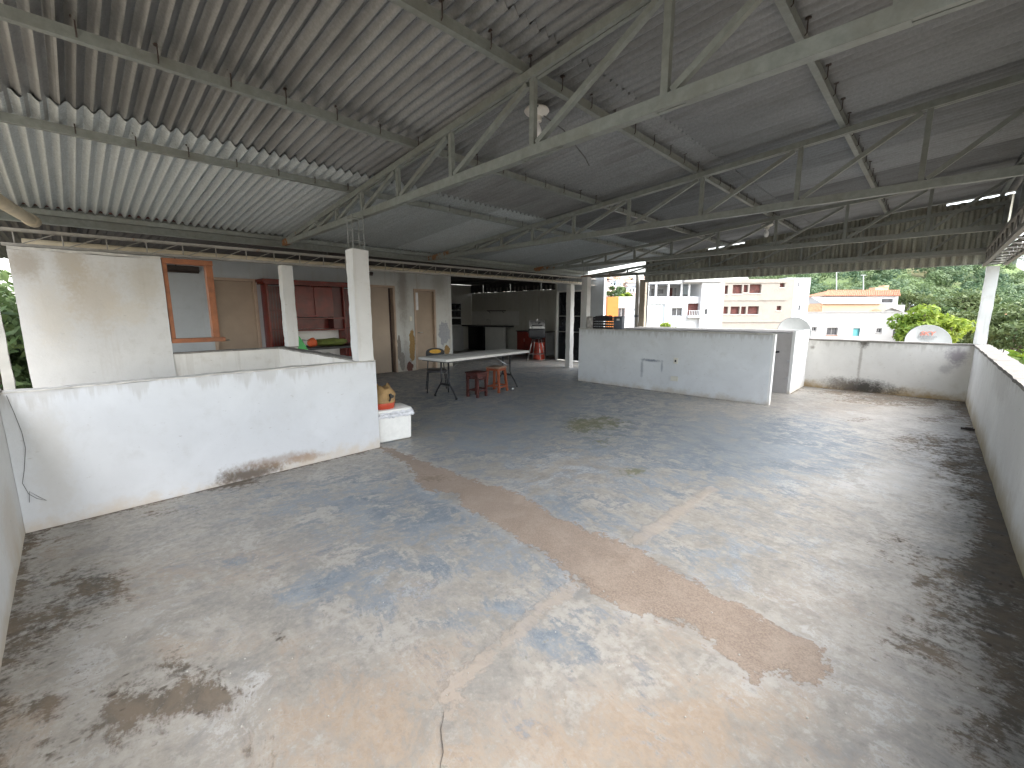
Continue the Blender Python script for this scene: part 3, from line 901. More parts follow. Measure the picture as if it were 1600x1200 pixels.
# items standing on the enclosure
t = thing('mesh_sack', 'pale crumpled mesh sack on the enclosure next to the black crate', 'sack', (-5.47, 8.12, 1.2))
b = MB()
prof = [(0, 0), (.085, .0), (.10, .05), (.098, .15), (.085, .22), (.05, .26), (0, .255)]
b.lathe(prof, n=14)
b.v = [tuple(Vector(q) * 1 + noise.noise_vector(Vector(q) * 14 + Vector((3, 1, 2))) * .016 + Vector((0, 0, 0.008))) for q in b.v]
local(b, 'sack_body', MT['mesh_bag'], t, True)
b = MB()
for i in range(5):
    a = i * 1.25
    b.tube([(.1 * math.cos(a + .1 * q), .1 * math.sin(a + .1 * q), .03 + q * .04) for q in range(6)], .004, 4)
local(b, 'sack_seam', MT['pvc'], t)
t = thing('crate', 'black plastic crate filled with dark and red things on the enclosure', 'crate', (-5.12, 8.12, 1.2))
b = MB()
for z in (0.0, .055, .11, .165, .215):
    b.box((-.24, -.06, z), (.23, -.048, z + .04)).box((-.24, .048, z), (.23, .06, z + .04)).box((-.24, -.047, z), (-.228, .047, z + .04)).box((.218, -.047, z), (.23, .047, z + .04))
for x in (-.24, -.12, 0, .11, .218):
    b.box((x, -.0475, .0), (x + .012, -.044, .25)).box((x, .044, .0), (x + .012, .0475, .25))
b.box((-.225, -.043, .005), (.215, .043, .02))
local(b, 'crate_body', MT['crate'], t)
b = MB()
for i in range(9):
    x = -.19 + i * .045
    b.lathe([(0, .20), (.03, .20), (.034, .25), (.02, .27 + .02 * rnd.random()), (0, .275)], (x, rnd.uniform(-.012, .012), 0), 8)
local(b, 'dark_contents', MT['crate'], t, True)
local(MB().lathe([(0, .21), (.036, .21), (.04, .26), (.03, .285), (0, .29)], (.15, 0, 0), 10), 'red_contents', MT['red_bag'], t, True)
t = thing('plastic_box', 'blue-grey plastic box with a small label on the enclosure, right of the crate', 'box', (-4.75, 8.12, 1.2))
local(MB().cbox((-.105, -.055, 0), (.10, .055, .27), .012), 'box_body', MT['grey_box'], t, 40)
local(MB().box((-.03, -.058, .18), (.04, -.0555, .22)), 'box_label', MT['white_plastic'], t)
local(MB().box((-.07, -.0585, .225), (.07, -.0555, .24)), 'box_lip', MT['crate'], t)

# ------------------------------------------------------------------ house on the left
t = thing('house', 'low white house with tan doors and peeling plaster under the dark lean-to roof', 'house', (-10.5, 3.5, 0))
HX = -10.0


def hwall(y0, y1, z0, z1, mat=None, nm='wall'):
    part(MB().rough((-10.18, y0, z0), (HX, y1, z1), .12, .003), nm, mat or MT['house'], t, 60)


HZ = 2.615
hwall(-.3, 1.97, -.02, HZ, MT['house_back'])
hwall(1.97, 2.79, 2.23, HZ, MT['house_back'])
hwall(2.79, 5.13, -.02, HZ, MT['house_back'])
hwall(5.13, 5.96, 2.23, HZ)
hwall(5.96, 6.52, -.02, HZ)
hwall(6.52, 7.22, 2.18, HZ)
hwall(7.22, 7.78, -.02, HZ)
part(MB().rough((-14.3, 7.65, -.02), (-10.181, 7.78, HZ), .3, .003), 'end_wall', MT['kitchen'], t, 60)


def door(y0, y1, z1, mat, ajar=0.0, handle=True, label=None):
    jw = .055
    d = part(MB().cbox((-10.10, y0 + jw + .004, .012), (-10.06, y1 - jw - .004 - ajar, z1 - jw), .004), 'door', mat, t)
    if label: d['label'] = label
    part(MB().box((-10.14, y0, 0), (-9.985, y0 + jw, z1)), 'door_frame', MT['jamb'], t)
    part(MB().box((-10.14, y1 - jw, 0), (-9.985, y1, z1)), 'door_frame', MT['jamb'], t)
    part(MB().box((-10.14, y0 + jw, z1 - jw + .002), (-9.985, y1 - jw, z1)), 'door_frame', MT['jamb'], t)
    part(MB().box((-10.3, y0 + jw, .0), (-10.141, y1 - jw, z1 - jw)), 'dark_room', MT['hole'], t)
    if handle:
        part(MB().tube([(-10.058, y0 + jw + .09, 1.02), (-10.0, y0 + jw + .09, 1.02), (-10.0, y0 + jw + .2, 1.02)], .010, 6), 'handle', MT['chrome'], d)


door(1.97, 2.79, 2.23, MT['door_tan'])
door(5.13, 5.96, 2.23, MT['door_beige'], .09, False)
door(6.52, 7.22, 2.18, MT['door_tan'])
part(MB().box((-10.05, 6.585, 1.62), (-10.0, 6.66, 2.08)), 'frosted_strip', MT['wrap'], t)
part(MB().cbox((-9.998, 6.36, 1.33), (-9.985, 6.44, 1.45), .003), 'switch_plate', MT['socket'], t)
# lean-to roof over the gallery: dark sheets on rafters
for i in range(13):
    y0 = -.95 + i * 1.04
    b = MB()
    n = 36
    vs, fs = [], []
    for j in range(n + 1):
        y = y0 + 1.06 * j / n
        z = .013 * math.cos(2 * math.pi * (y - y0) / .09)
        vs += [(-7.635, y, 2.615 + z), (-14.5, y, 2.72 + z)]
        if j: fs.append((2 * j - 2, 2 * j, 2 * j + 1, 2 * j - 1))
    part(b.add(vs, fs), 'roof_sheet', MT['sheet_shade'], t)
for y in (0.2, 3.3, 5.6, 8.0, 10.2):
    part(MB().bar((-7.7, y, 2.565), (-14.2, y, 2.665), .05, .06), 'rafter', MT['sheet_shade'], t)

# kitchen end of the house
KY = 12.2
part(MB().rough((-14.45, 7.79, -.02), (-14.3, KY, 2.69), .25, .003), 'kitchen_wall', MT['kitchen'], t, 60)
part(MB().rough((-14.3, KY, -.02), (-8.93, KY + .14, 2.36), .25, .003), 'kitchen_wall', MT['kitchen'], t, 60)
part(MB().rough((-8.92, 11.2, -.02), (-8.86, KY, 2.62), .2, .003), 'kitchen_wall', MT['kitchen'], t, 60)
part(MB().rough((-7.85, 11.2, -.02), (-7.10, 11.33, 2.60), .12, .003), 'kitchen_wall', MT['house_back'], t, 60)
part(MB().box((-8.859, 11.215, 2.24), (-7.851, 11.33, 2.61)), 'lintel', MT['house_back'], t)
part(MB().rough((-10.62, KY - .10, -.01), (-10.45, KY - .003, 2.36), .2, .003), 'pilaster', MT['kitchen'], t, 60)
b = part(MB().box((-8.85, 11.25, .02), (-7.86, 11.27, 2.2)), 'glass_door', MT['glass_dark'], t)
for x in (-8.86, -7.895):
    part(MB().box((x, 11.17, 0), (x + .045, 11.248, 2.24)), 'glass_door_frame', MT['white_plastic'], b)
part(MB().box((-8.814, 11.17, 2.19), (-7.897, 11.248, 2.238)), 'glass_door_frame', MT['white_plastic'], b)
for z in (.92, 1.42):
    part(MB().box((-8.81, 11.225, z), (-7.90, 11.247, z + .03)), 'glass_door_rail', MT['rebar_grey'], b)
# corrugated infill above the kitchen wall
for i in range(7):
    x0 = -14.3 + i * .785
    vs, fs = [], []
    n = 32
    for j in range(n + 1):
        x = x0 + .79 * j / n
        y = KY - .045 + .03 * math.tanh(2 * math.cos(2 * math.pi * (x - x0) / .19)) + .003 * (i % 2)
        vs += [(x, y, 2.345 + .02 * rnd.random()), (x, y, 2.69)]
        if j: fs.append((2 * j - 2, 2 * j, 2 * j + 1, 2 * j - 1))
    part(MB().add(vs, fs), 'infill_sheet', MT['sheet_shade'], t)
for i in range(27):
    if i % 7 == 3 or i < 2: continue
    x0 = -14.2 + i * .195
    part(MB().box((x0, KY - .10, 2.375 + .02 * rnd.random()), (x0 + .055 + .03 * rnd.random(), KY - .085, 2.50 + .05 * rnd.random())), 'infill_lit_strip', MT['sheet_dark'], t)  # paler strips added to stand for light caught on the infill's corrugation
# wall tiles behind the counter
part(MB().box((-14.29, KY - .012, 1.06), (-11.5, KY - .003, 1.60)), 'tiled_splashback', MT['tile_white'], t)

t = thing('kitchen_counter', 'dark stone kitchen counter on white block supports in the shaded kitchen', 'counter', (-13, 11.8, 0))
part(MB().cbox((-14.28, 11.6, .99), (-11.75, KY - .02, 1.045), .006), 'worktop', MT['counter'], t)
part(MB().box((-12.85, 11.66, 0), (-11.8, 11.78, .988)), 'front_panel', MT['tile_white'], t)
part(MB().box((-14.25, 11.95, 0), (-12.87, 12.05, .988)), 'shade_panel', MT['glass_dark'], t)  # dark panel drawn for the shade under the open counter
part(MB().tube([(-12.9, 12.0, 1.04), (-12.9, 12.0, 1.25), (-12.9, 11.85, 1.30), (-12.9, 11.8, 1.26)], .012, 8), 'tap', MT['chrome'], t)
t = thing('wall_shelf', 'small dark shelf ledge above the kitchen counter', 'shelf', (-12.8, 12.15, 1.6))
part(MB().cbox((-13.2, 12.08, 1.605), (-12.2, KY - .003, 1.635), .004), 'board', MT['counter'], t)
for x in (-13.1, -12.3):
    part(MB().bar((x, 12.19, 1.53), (x, 12.10, 1.602), .015), 'bracket', MT['black_metal'], t)
t = thing('steel_cabinet', 'grey steel kitchen cabinet with dark glass doors at the kitchen entrance', 'cabinet', (-14.05, 11.1, 0))
part(MB().cbox((-14.28, 10.75, .0), (-13.9, 11.4, .98), .008), 'lower_body', MT['steel_cab'], t)
part(MB().cbox((-14.28, 10.75, .985), (-14.0, 11.4, 1.95), .008), 'upper_body', MT['steel_cab'], t)
for z in (1.06, 1.37, 1.66):
    part(MB().box((-13.998, 10.79, z), (-13.99, 11.36, z + .25)), 'glass_pane', MT['glass_dark'], t)
for z in (.1, .55):
    part(MB().cbox((-13.898, 10.79, z), (-13.885, 11.36, z + .38), .004), 'drawer_front', MT['steel_cab'], t)
t = thing('red_cabinet', 'low dark red cabinet with a pale side panel beside the dark glass door', 'cabinet', (-10.3, 11.9, 0))
part(MB().cbox((-11.05, 11.62, .05), (-9.68, 12.09, .86), .006), 'body', MT['red_cab'], t)
part(MB().box((-11.08, 11.58, .862), (-9.64, 12.1, .89)), 'top', MT['counter'], t)
part(MB().box((-9.678, 11.63, .04), (-9.655, 12.085, .855)), 'side_panel', MT['steel_cab'], t)
for x in (-11.03, -10.58, -10.13):
    d = part(MB().cbox((x, 11.60, .09), (x + .42, 11.618, .83), .004), 'cabinet_door', MT['red_cab'], t)
    part(MB().box((x + .36, 11.585, .5), (x + .375, 11.6, .62)), 'handle', MT['chrome'], d)
t = thing('drum', 'bright red drum standing behind the bar stool', 'drum', (-9.45, 11.0, 0))
local(MB().lathe([(0, 0), (.20, 0), (.205, .02), (.195, .05), (.20, .2), (.195, .24), (.2, .4), (.195, .52), (.205, .55), (.19, .56), (0, .555)], n=22), 'drum_body', MT['red_bright'], t, 40)
local(MB().tube([(.2 * math.cos(a), .2 * math.sin(a), .3) for a in [i * .2618 for i in range(25)]], .006, 5), 'hoop', MT['red_cab'], t)

# dark red wall unit
t = thing('wall_unit', 'dark red wooden wall unit with shelves behind the stairwell columns', 'cupboard', (-9.75, 3.9, 0))
XF, XB = -9.60, -9.99
part(MB().box((XB, 2.80, 2.12), (XF + .05, 4.98, 2.16)).box((XB, 2.77, 2.16), (XF + .08, 5.01, 2.22)), 'crown', MT['red_wood'], t)
for y0, y1 in ((2.86, 3.34), (4.42, 4.92)):
    part(MB().box((XB, y0, 0), (XF - .02, y0 + .03, 2.118)), 'side_panel', MT['red_wood'], t)
    part(MB().box((XB, y1 - .03, 0), (XF - .02, y1, 2.118)), 'side_panel', MT['red_wood'], t)
    part(MB().box((XB, y0 + .03, .05), (XB + .02, y1 - .03, 2.11)), 'back_panel', MT['red_wood_in'], t)
    d = part(MB().cbox((XF - .035, y0 + .045, .08), (XF - .012, y1 - .045, .82), .006), 'cupboard_door', MT['red_wood'], t)
    part(MB().cbox((XF - .011, y0 + .09, .13), (XF - .004, y1 - .09, .77), .003), 'raised_panel', MT['red_wood'], d)
    for yy in np.arange(y0 + .05, y1 - .08, .055):
        part(MB().box((XB + .021, yy, .86), (XB + .027, yy + .045, 2.1)), 'back_slat', MT['red_wood'], t)
    for z in (.835, 1.195, 1.595):
        part(MB().box((XB + .021, y0 + .031, z), (XF + .005, y1 - .031, z + .018)), 'shelf', MT['red_wood'], t)
part(MB().cbox((XB, 3.345, 1.46), (XF - .06, 4.20, 2.115), .005), 'upper_box', MT['red_wood'], t)
for y in (3.36, 3.79):
    part(MB().cbox((XF - .058, y, 1.50), (XF - .035, y + .40, 2.10), .006), 'cupboard_door', MT['red_wood'], t)
part(MB().box((XB, 4.205, 1.20), (XF - .1, 4.415, 2.115)), 'dark_niche', MT['red_wood_in'], t)
for z in (1.17, 1.42):
    part(MB().box((XB, 3.345, z), (XF - .02, 4.416, z + .025)), 'shelf', MT['red_wood'], t)
part(MB().box((XB, 3.345, 1.20), (XB + .02, 4.2, 1.418)), 'back_panel', MT['red_wood'], t)
part(MB().box((XB, 3.345, .45), (XB + .02, 4.416, 1.168)), 'white_panel', MT['white_plastic'], t)
part(MB().box((XB, 3.345, .03), (XF, 4.416, .45)), 'lower_box', MT['red_wood'], t)

t = thing('fluorescent_lamp', 'dark dusty strip lamp on the house wall behind the orange frame', 'lamp', (-9.95, 1.5, 2.35))
part(MB().cbox((-9.998, 1.15, 2.30), (-9.90, 1.84, 2.40), .012), 'housing', MT['dark_lamp'], t)
part(MB().tube([(-9.87, 1.17, 2.29), (-9.87, 1.82, 2.29)], .018), 'tube_lamp', MT['dark_lamp'], t, True)
part(MB().tube([(-9.95, 1.5, 2.40), (-9.95, 1.5, 2.55)], .008, 5), 'conduit', MT['dark_lamp'], t)
t = thing('fluorescent_lamp', 'dark strip lamp high on the house wall between the columns and the beige door', 'lamp', (-9.95, 5.0, 2.5))
part(MB().cbox((-9.998, 4.72, 2.47), (-9.91, 5.35, 2.53), .012), 'housing', MT['dark_lamp'], t)
part(MB().tube([(-9.9, 4.75, 2.455), (-9.9, 5.32, 2.455)], .016), 'tube_lamp', MT['dark_lamp'], t, True)

t = thing('window_frame', 'empty orange wooden window frame fixed to the edge of the tall white wall', 'window frame', (-7.36, 1.24, 1.16))
part(MB().cbox((-7.43, .957, 1.21), (-7.30, 1.005, 2.195), .004), 'stile', MT['orange_wood'], t)
part(MB().cbox((-7.43, 1.43, 1.21), (-7.30, 1.51, 2.195), .004), 'stile', MT['orange_wood'], t)
part(MB().cbox((-7.44, .955, 2.197), (-7.29, 1.515, 2.265), .004), 'head_rail', MT['orange_wood'], t)
part(MB().cbox((-7.44, .955, 1.15), (-7.285, 1.57, 1.208), .004), 'sill_rail', MT['orange_wood'], t)

# things stored behind the stairwell
t = thing('side_table', 'dark table behind the half wall carrying bright folded bags', 'table', (-8.7, 3.4, 0))
part(MB().cbox((-9.05, 3.0, .86), (-8.3, 4.3, .90), .006), 'table_top', MT['black_vinyl'], t)
for x in (-9.0, -8.36):
    for y in (3.05, 4.24):
        part(MB().box((x, y, 0), (x + .05, y + .05, .858)), 'leg', MT['black_metal'], t)
def lump(c, r, mat, name, label, cat, seed, squash=1.0):
    b = MB()
    prof = [(math.sin(a), -math.cos(a)) for a in [i * math.pi / 12 for i in range(13)]]
    b.lathe([(max(.001, q), z) for q, z in prof], n=20)
    vs = []
    for q in b.v:
        q = Vector(q)
        w = 1 + .22 * noise.noise(q * 2.1 + Vector((seed, 0, 0))) + .10 * noise.noise(q * 6 + Vector((0, seed, 0)))
        vs.append(Vector((q.x * r[0] * w, q.y * r[1] * w, max(q.z, -.82) * r[2] * w)))
    lo = min(v.z for v in vs)
    b.v = [(v.x, v.y, v.z - lo) for v in vs]
    o = b.build(name, mat, None, True, None)
    o.location = c
    return tag(o, label, cat)
lump((-8.58, 3.62, .905), (.17, .36, .075), MT['lime'], 'folded_bag', 'lime green folded bag lying on the dark table behind the half wall', 'bag', 2.0)
o_ = lump((-8.45, 3.22, .905), (.09, .09, .09), MT['orange_fab'], 'orange_pouch', 'small orange pouch at the end of the lime green bag', 'bag', 5.0)
t = thing('wire_rack', 'thin black wire rack standing at the end of the dark table', 'rack', (-8.5, 3.05, .905))
for dx in (0, .22):
    part(MB().tube([(-8.62 + dx, 3.03, .905), (-8.62 + dx, 3.03, 1.06), (-8.62 + dx, 3.16, 1.03)], .006, 5), 'rack_leg', MT['black_metal'], t)
part(MB().tube([(-8.62, 3.03, 1.055), (-8.4, 3.03, 1.055)], .006, 5), 'rack_bar', MT['black_metal'], t)
t = thing('dustpan', 'bright green plastic dustpan leaning beside the short white column', 'dustpan', (-7.6, 2.75, .9))
b = MB().prism([(0, 0), (.26, 0), (.10, .34), (.03, .42), (0, .40)], 0, .012)
T = Matrix.Translation((-7.62, 2.62, .82)) @ Matrix.Rotation(math.radians(90), 4, 'Z') @ Matrix.Rotation(math.radians(80), 4, 'X')
b.v = [tuple(T @ Vector(q)) for q in b.v]
part(b, 'pan', MT['green_plastic'], t)
part(MB().tube([T @ Vector((.02, .38, .0)), T @ Vector((.0, .55, .03))], .012), 'handle', MT['green_plastic'], t)
part(MB().box((-7.68, 2.58, .0), (-7.52, 2.95, .81)), 'stand', MT['crate'], t)

# lattice joist and gutter beam along the gallery
t = thing('lattice_joist', 'long rusty lattice joist under the eave, resting on the white posts', 'joist', (-7.5, 5, 2.3))
JX = -7.47
for dx in (0, .07):
    part(MB().bar((JX + dx, -.4, 2.305), (JX + dx, 11.6, 2.355), .032, .03), 'bottom_chord', MT['joist'], t)
    part(MB().bar((JX + dx, -.4, 2.465), (JX + dx, 11.6, 2.535), .032, .03), 'top_chord', MT['joist'], t)
y = -.3
while y < 11.4:
    zb, zt = 2.305 + .05 * (y + .4) / 12, 2.465 + .07 * (y + .4) / 12
    part(MB().tube([(JX + .035, y, zb), (JX + .035, y, zt)], .007, 5), 'web_bar', MT['joist'], t)
    part(MB().tube([(JX + .045, y + .02, zb), (JX + .045, y + .36, zt)], .006, 5), 'web_bar', MT['joist'], t)
    y += .38
tag(MB().channel((-7.62, -1.8, 2.675), (-7.62, 11.1, 2.675), .07, .19, .006, 1).build('eave_beam', [MT['steel']], None), 'pale green steel channel beam under the roof eave', 'beam')
tag(MB().box((-7.616, -.5, 2.773), (-7.53, 2.0, 2.80)).build('timber_strip', MT['stool_dark'], None), 'thin brown timber strip on the eave beam at the left', 'timber')
tag(MB().tube([(-7.62, -.25, 2.365), (-7.62, 5.0, 2.385), (-7.62, 11.0, 2.40)], .038, 10).build('gutter_pipe', MT['cream_pvc'], None, True), 'long cream pipe running behind the lattice joist', 'pipe')
t = thing('drain_pipe', 'cream plastic drain pipe leaving the eave at the upper left corner', 'pipe', (-7, -.3, 2.6))
b = MB().tube([on(52, 346, 'x', -7.2), on(20, 327, 'x', -6.3), on(-40, 290, 'x', -5.0)], .055, 12)
part(b, 'pipe', MT['cream_pvc'], t, True)
part(MB().tube([on(52, 346, 'x', -7.2), on(45, 341.8, 'x', -7.0)], .066, 12), 'socket_end', MT['cream_pvc'], t, True)

# ------------------------------------------------------------------ roof: trusses, purlins, sheets
ZC0, SL = 3.315, .085


def zc(x): return ZC0 + SL * x


tr = thing('roof_truss', 'nearest pale green steel roof truss, crossing the picture from left to upper right', 'truss', (0, 0, 0), 0, 'roof trusses')
ZB = 2.63
b = MB().channel((-7.5, .031, ZB), (.66, .031, ZB), .026, .068, .005, 1).channel((-7.5, -.031, ZB), (.66, -.031, ZB), .026, .068, .005, -1)
local(b, 'bottom_chord', MT['steel_truss'], tr)
b = MB()
b.channel((-7.5, .034, zc(-7.5) - .03), (.66, .034, zc(.66) - .03), .029, .054, .004, 1).channel((-7.5, -.034, zc(-7.5) - .03), (.66, -.034, zc(.66) - .03), .029, .054, .004, -1)
local(b, 'top_chord', MT['steel_truss'], tr)
vx = [.62, -.22, -1.14, -2.09, -3.02, -3.90, -4.70, -5.40, -6.02, -6.56]
for x in vx:
    local(MB().bar((x, 0, ZB + .02), (x, 0, zc(x) - .05), .036, .04, (1, 0, 0)), 'web_vertical', MT['steel_truss'], tr)
for xa, xb in zip(vx[1:], vx):
    local(MB().bar((xa + .04, 0, ZB + .045), (xb - .05, 0, zc(xb) - .075), .036, .036, (0, 1, 0)), 'web_diagonal', MT['steel_truss'], tr)
for i, x in enumerate((-5.1, -4.2, -3.3, -2.4, -1.5, -.6, .25)):
    l = .22 + .1 * (i % 3)
    local(MB().box((x - l, -.028, ZB - .037), (x + l, .028, ZB - .0345)), 'splice_plate', MT['steel'], tr)
tr.location = (-2.2, 2.36, 0)
for ch in tr.children: ch.location = (2.2, 0, 0)
tr.rotation_euler = (0, 0, -.035)
for yy, lb in ((5.3, 'second roof truss from the camera, its pale chord ending over the dark kitchen'), (8.55, 'third roof truss, carrying a round white lamp near its middle'), (10.62, 'farthest roof truss, standing right before the corrugated gable')):
    c_ = copy_tree(tr)
    c_['label'] = lb
    c_.location = (-2.2, yy, 0 if yy < 10 else -.08)
    c_.rotation_euler = (0, 0, 0)
canopy = thing('canopy_roof', 'large grey corrugated metal roof covering the whole terrace', 'roof', (-3.5, 5, 3))
PX = (-.82, -2.18, -3.55, -4.93, .55, -7.55)
for x in PX:
    part(MB().channel((x + .03, -.93, zc(x) + .035), (x + .03, 11.0, zc(x) + .035), .045, .062, .004, -1), 'purlin', MT['steel'], canopy)
    b = MB()
PITCH_W, AMP = .09, .022
ROWS = [(-7.86, -4.60, 'sheet_pale', 0.0), (-4.98, -1.92, 'sheet_grey', .012), (-2.25, .92, 'sheet_mid', .024)]
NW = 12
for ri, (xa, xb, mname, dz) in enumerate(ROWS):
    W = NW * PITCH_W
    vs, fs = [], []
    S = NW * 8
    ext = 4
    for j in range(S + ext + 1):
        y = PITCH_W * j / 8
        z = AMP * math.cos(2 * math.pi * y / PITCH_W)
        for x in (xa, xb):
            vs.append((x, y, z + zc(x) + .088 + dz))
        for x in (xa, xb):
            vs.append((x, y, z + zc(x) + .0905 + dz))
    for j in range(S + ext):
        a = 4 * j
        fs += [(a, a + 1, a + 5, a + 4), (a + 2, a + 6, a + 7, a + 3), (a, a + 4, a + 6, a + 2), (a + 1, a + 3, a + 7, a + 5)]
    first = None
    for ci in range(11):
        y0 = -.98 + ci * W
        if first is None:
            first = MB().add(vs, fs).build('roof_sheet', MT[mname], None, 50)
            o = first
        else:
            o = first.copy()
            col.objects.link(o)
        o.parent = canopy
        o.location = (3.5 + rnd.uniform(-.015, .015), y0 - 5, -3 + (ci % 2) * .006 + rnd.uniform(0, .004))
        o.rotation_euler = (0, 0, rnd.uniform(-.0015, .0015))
# hook bolts that hold the sheets to the purlins
hk = None
for x in PX[:4]:
    y = -.5
    while y < 10.9:
        if hk is None:
            hk = MB().tube([(0, 0, .03), (0, 0, -.05), (-.012, 0, -.062)], .004, 5).lathe([(.0, .036), (.018, .036), (.018, .028), (0, .028)], n=8).build('hook_bolt', MT['dark_lamp'])
            o = hk
        else:
            o = hk.copy()
            col.objects.link(o)
        o.parent = canopy
        o.location = (x + .045 + 3.5, y - 5 + rnd.uniform(-.02, .02), zc(x) + .08 - 3)
        y += .36
# gable sheets
gb = thing('gable_cladding', 'greenish corrugated metal gable closing the far end under the roof', 'cladding', (-2.5, 10.8, 2.4))
first = None
for i in range(8):
    x0 = -5.62 + i * .792
    vs, fs = [], []
    n = 80
    for j in range(n + 1):
        x = x0 + .80 * j / n
        y = 10.80 + .024 * math.tanh(3.5 * math.cos(2 * math.pi * (x - x0) / .132)) + .003 * (i % 2)
        top = zc(x) + (.085, .08, .035, .085, .082, .085, .08, .04)[i]
        bot = 2.345 - (.018 if i % 3 == 0 else 0)
        vs += [(x, y, bot), (x, y, top), (x, y + .002, bot), (x, y + .002, top)]
        if j:
            a = 4 * j - 4
            fs += [(a, a + 1, a + 5, a + 4), (a + 2, a + 6, a + 7, a + 3)]
    part(MB().add(vs, fs), 'gable_sheet', MT['sheet_gable'], gb, 50)
part(MB().channel((-5.62, 10.76, 2.52), (.66, 10.76, 2.52), .04, .06, .004, -1), 'rail', MT['steel_rusty'], gb)
part(MB().bar((-5.62, 10.83, 2.35), (.66, 10.83, 2.35), .03, .03), 'bottom_angle', MT['steel_rusty'], gb)
part(MB().bar((.64, 10.77, 2.36), (.64, 10.77, 3.32), .05, .05), 'corner_angle', MT['steel_rusty'], gb)
# right hand side: lattice beam and cladding
t = thing('edge_beam', 'dark lattice beam along the right edge of the roof above the parapet', 'beam', (.6, 5, 2.4))
for x in (.50, .74):
    for z in (2.33, 2.54):
        part(MB().bar((x, -.6, z), (x, 10.95, z), .045, .04), 'chord', MT['beam_dark'], t)
y = -.5
i = 0
while y < 10.8:
    for x in (.50, .74):
        part(MB().tube([(x, y, 2.34), (x, y + .24, 2.53), (x, y + .46, 2.34)], .012, 5), 'web_bar', MT['beam_dark'], t)
    part(MB().bar((.52, y, 2.33), (.72, y + .23, 2.33), .02, .012), 'lacing', MT['beam_dark'], t)
    part(MB().bar((.72, y + .235, 2.33), (.52, y + .46, 2.33), .02, .012), 'lacing', MT['beam_dark'], t)
    y += .48
t = thing('side_cladding', 'dark corrugated side cladding above the right edge beam', 'cladding', (.66, 5, 2.6))
for i in range(12):
    y0 = -.9 + i * .97
    vs, fs = [], []
    n = 60
    for j in range(n + 1):
        y = y0 + .985 * j / n
        x = .70 + .01 * math.cos(2 * math.pi * (y - y0) / .10) + .003 * (i % 2)
        vs += [(x, y, 2.565), (x, y, zc(.7) + .06), (x + .002, y, 2.565), (x + .002, y, zc(.7) + .06)]
        if j:
            a = 4 * j - 4
            fs += [(a, a + 4, a + 5, a + 1), (a + 2, a + 3, a + 7, a + 6)]
    part(MB().add(vs, fs), 'side_sheet', MT['sheet_mid'], t, 50)


def roof_lamp(x, y, label):
    z = zc(x) + .07
    t = thing('ceiling_lamp', label, 'lamp', (x, y, z), 0, 'lamps under the roof')
    local(MB().lathe([(0, .0), (.095, 0), (.102, -.014), (.09, -.03), (.06, -.04), (.042, -.055), (.04, -.09), (0, -.09)], n=24), 'lamp_plate', MT['lamp_plate'], t, 40)
    local(MB().lathe([(0.018, -.088), (.022, -.11), (.04, -.15), (.042, -.19), (.03, -.225), (0, -.235)], n=16), 'bulb', MT['bulb'], t, True)
    return t


t = roof_lamp(-2.5, 2.86, 'round white lamp hanging behind the nearest truss')
local(MB().tube([(.35, -.48, .02), (.25, -.3, -.16), (.1, -.1, -.03), (.0, 0, .0)], .006, 5), 'cable', MT['cable'], t)
local(MB().tube([(.0, 0, -.01), (.12, .2, -.13), (.1, .55, -.26), (-.1, .9, -.20)], .005, 5), 'cable', MT['cable'], t)
roof_lamp(-2.45, 9.4, 'round white lamp hanging near the far gable')

# ------------------------------------------------------------------ furniture
t = thing('folding_table', 'white plastic folding table with black wishbone legs', 'table', (-6.5, 5.7, 0))
c4 = [on(661, 556, 'z', .76), on(697, 562, 'z', .76), on(827, 547.5, 'z', .76)]
A_, B_, C_ = [Vector((q.x, q.y)) for q in c4]
L_ = (C_ - B_).length
W_ = .76
ang = math.atan2((C_ - B_).y, (C_ - B_).x)
t.location = ((B_ + (C_ - B_) / 2).x - W_ / 2 * -math.sin(ang) * -1, (B_ + (C_ - B_) / 2).y, 0)
mid = B_ + (C_ - B_) / 2 + Vector((-math.sin(ang), math.cos(ang))) * (W_ / 2)
t.location = (mid.x, mid.y, 0)
t.rotation_euler = (0, 0, ang)
local(MB().cbox((-L_ / 2, -W_ / 2, .71), (L_ / 2, W_ / 2, .76), .014), 'table_top', MT['white_table'], t, 40)
local(MB().box((-L_ / 2 + .06, -W_ / 2 + .05, .69), (L_ / 2 - .06, W_ / 2 - .05, .709)), 'underframe', MT['black_metal'], t)
for sx in (-1, 1):
    x = sx * (L_ / 2 - .30)
    for sy in (-1, 1):
        b = MB().tube([(x, sy * .10, .69), (x, sy * .10, .32), (x, sy * .13, .25), (x, sy * .22, .14), (x, sy * .27, .06), (x, sy * .29, .01)], .016, 8)
        local(b, 'leg', MT['black_metal'], t, True)
        local(MB().lathe([(0, 0), (.022, 0), (.022, .035), (0, .035)], (x, sy * .29, 0), 10), 'foot_cap', MT['black_vinyl'], t, True)
    local(MB().box((x - .012, -.13, .235), (x + .012, .13, .275)), 'cross_bar', MT['black_metal'], t)
    local(MB().tube([(x, 0, .45), (x - sx * .45, 0, .69)], .009, 6), 'strut', MT['chrome'], t)
    local(MB().tube([(x, -.10, .46), (x, .10, .46)], .009, 6), 'strut', MT['chrome'], t)


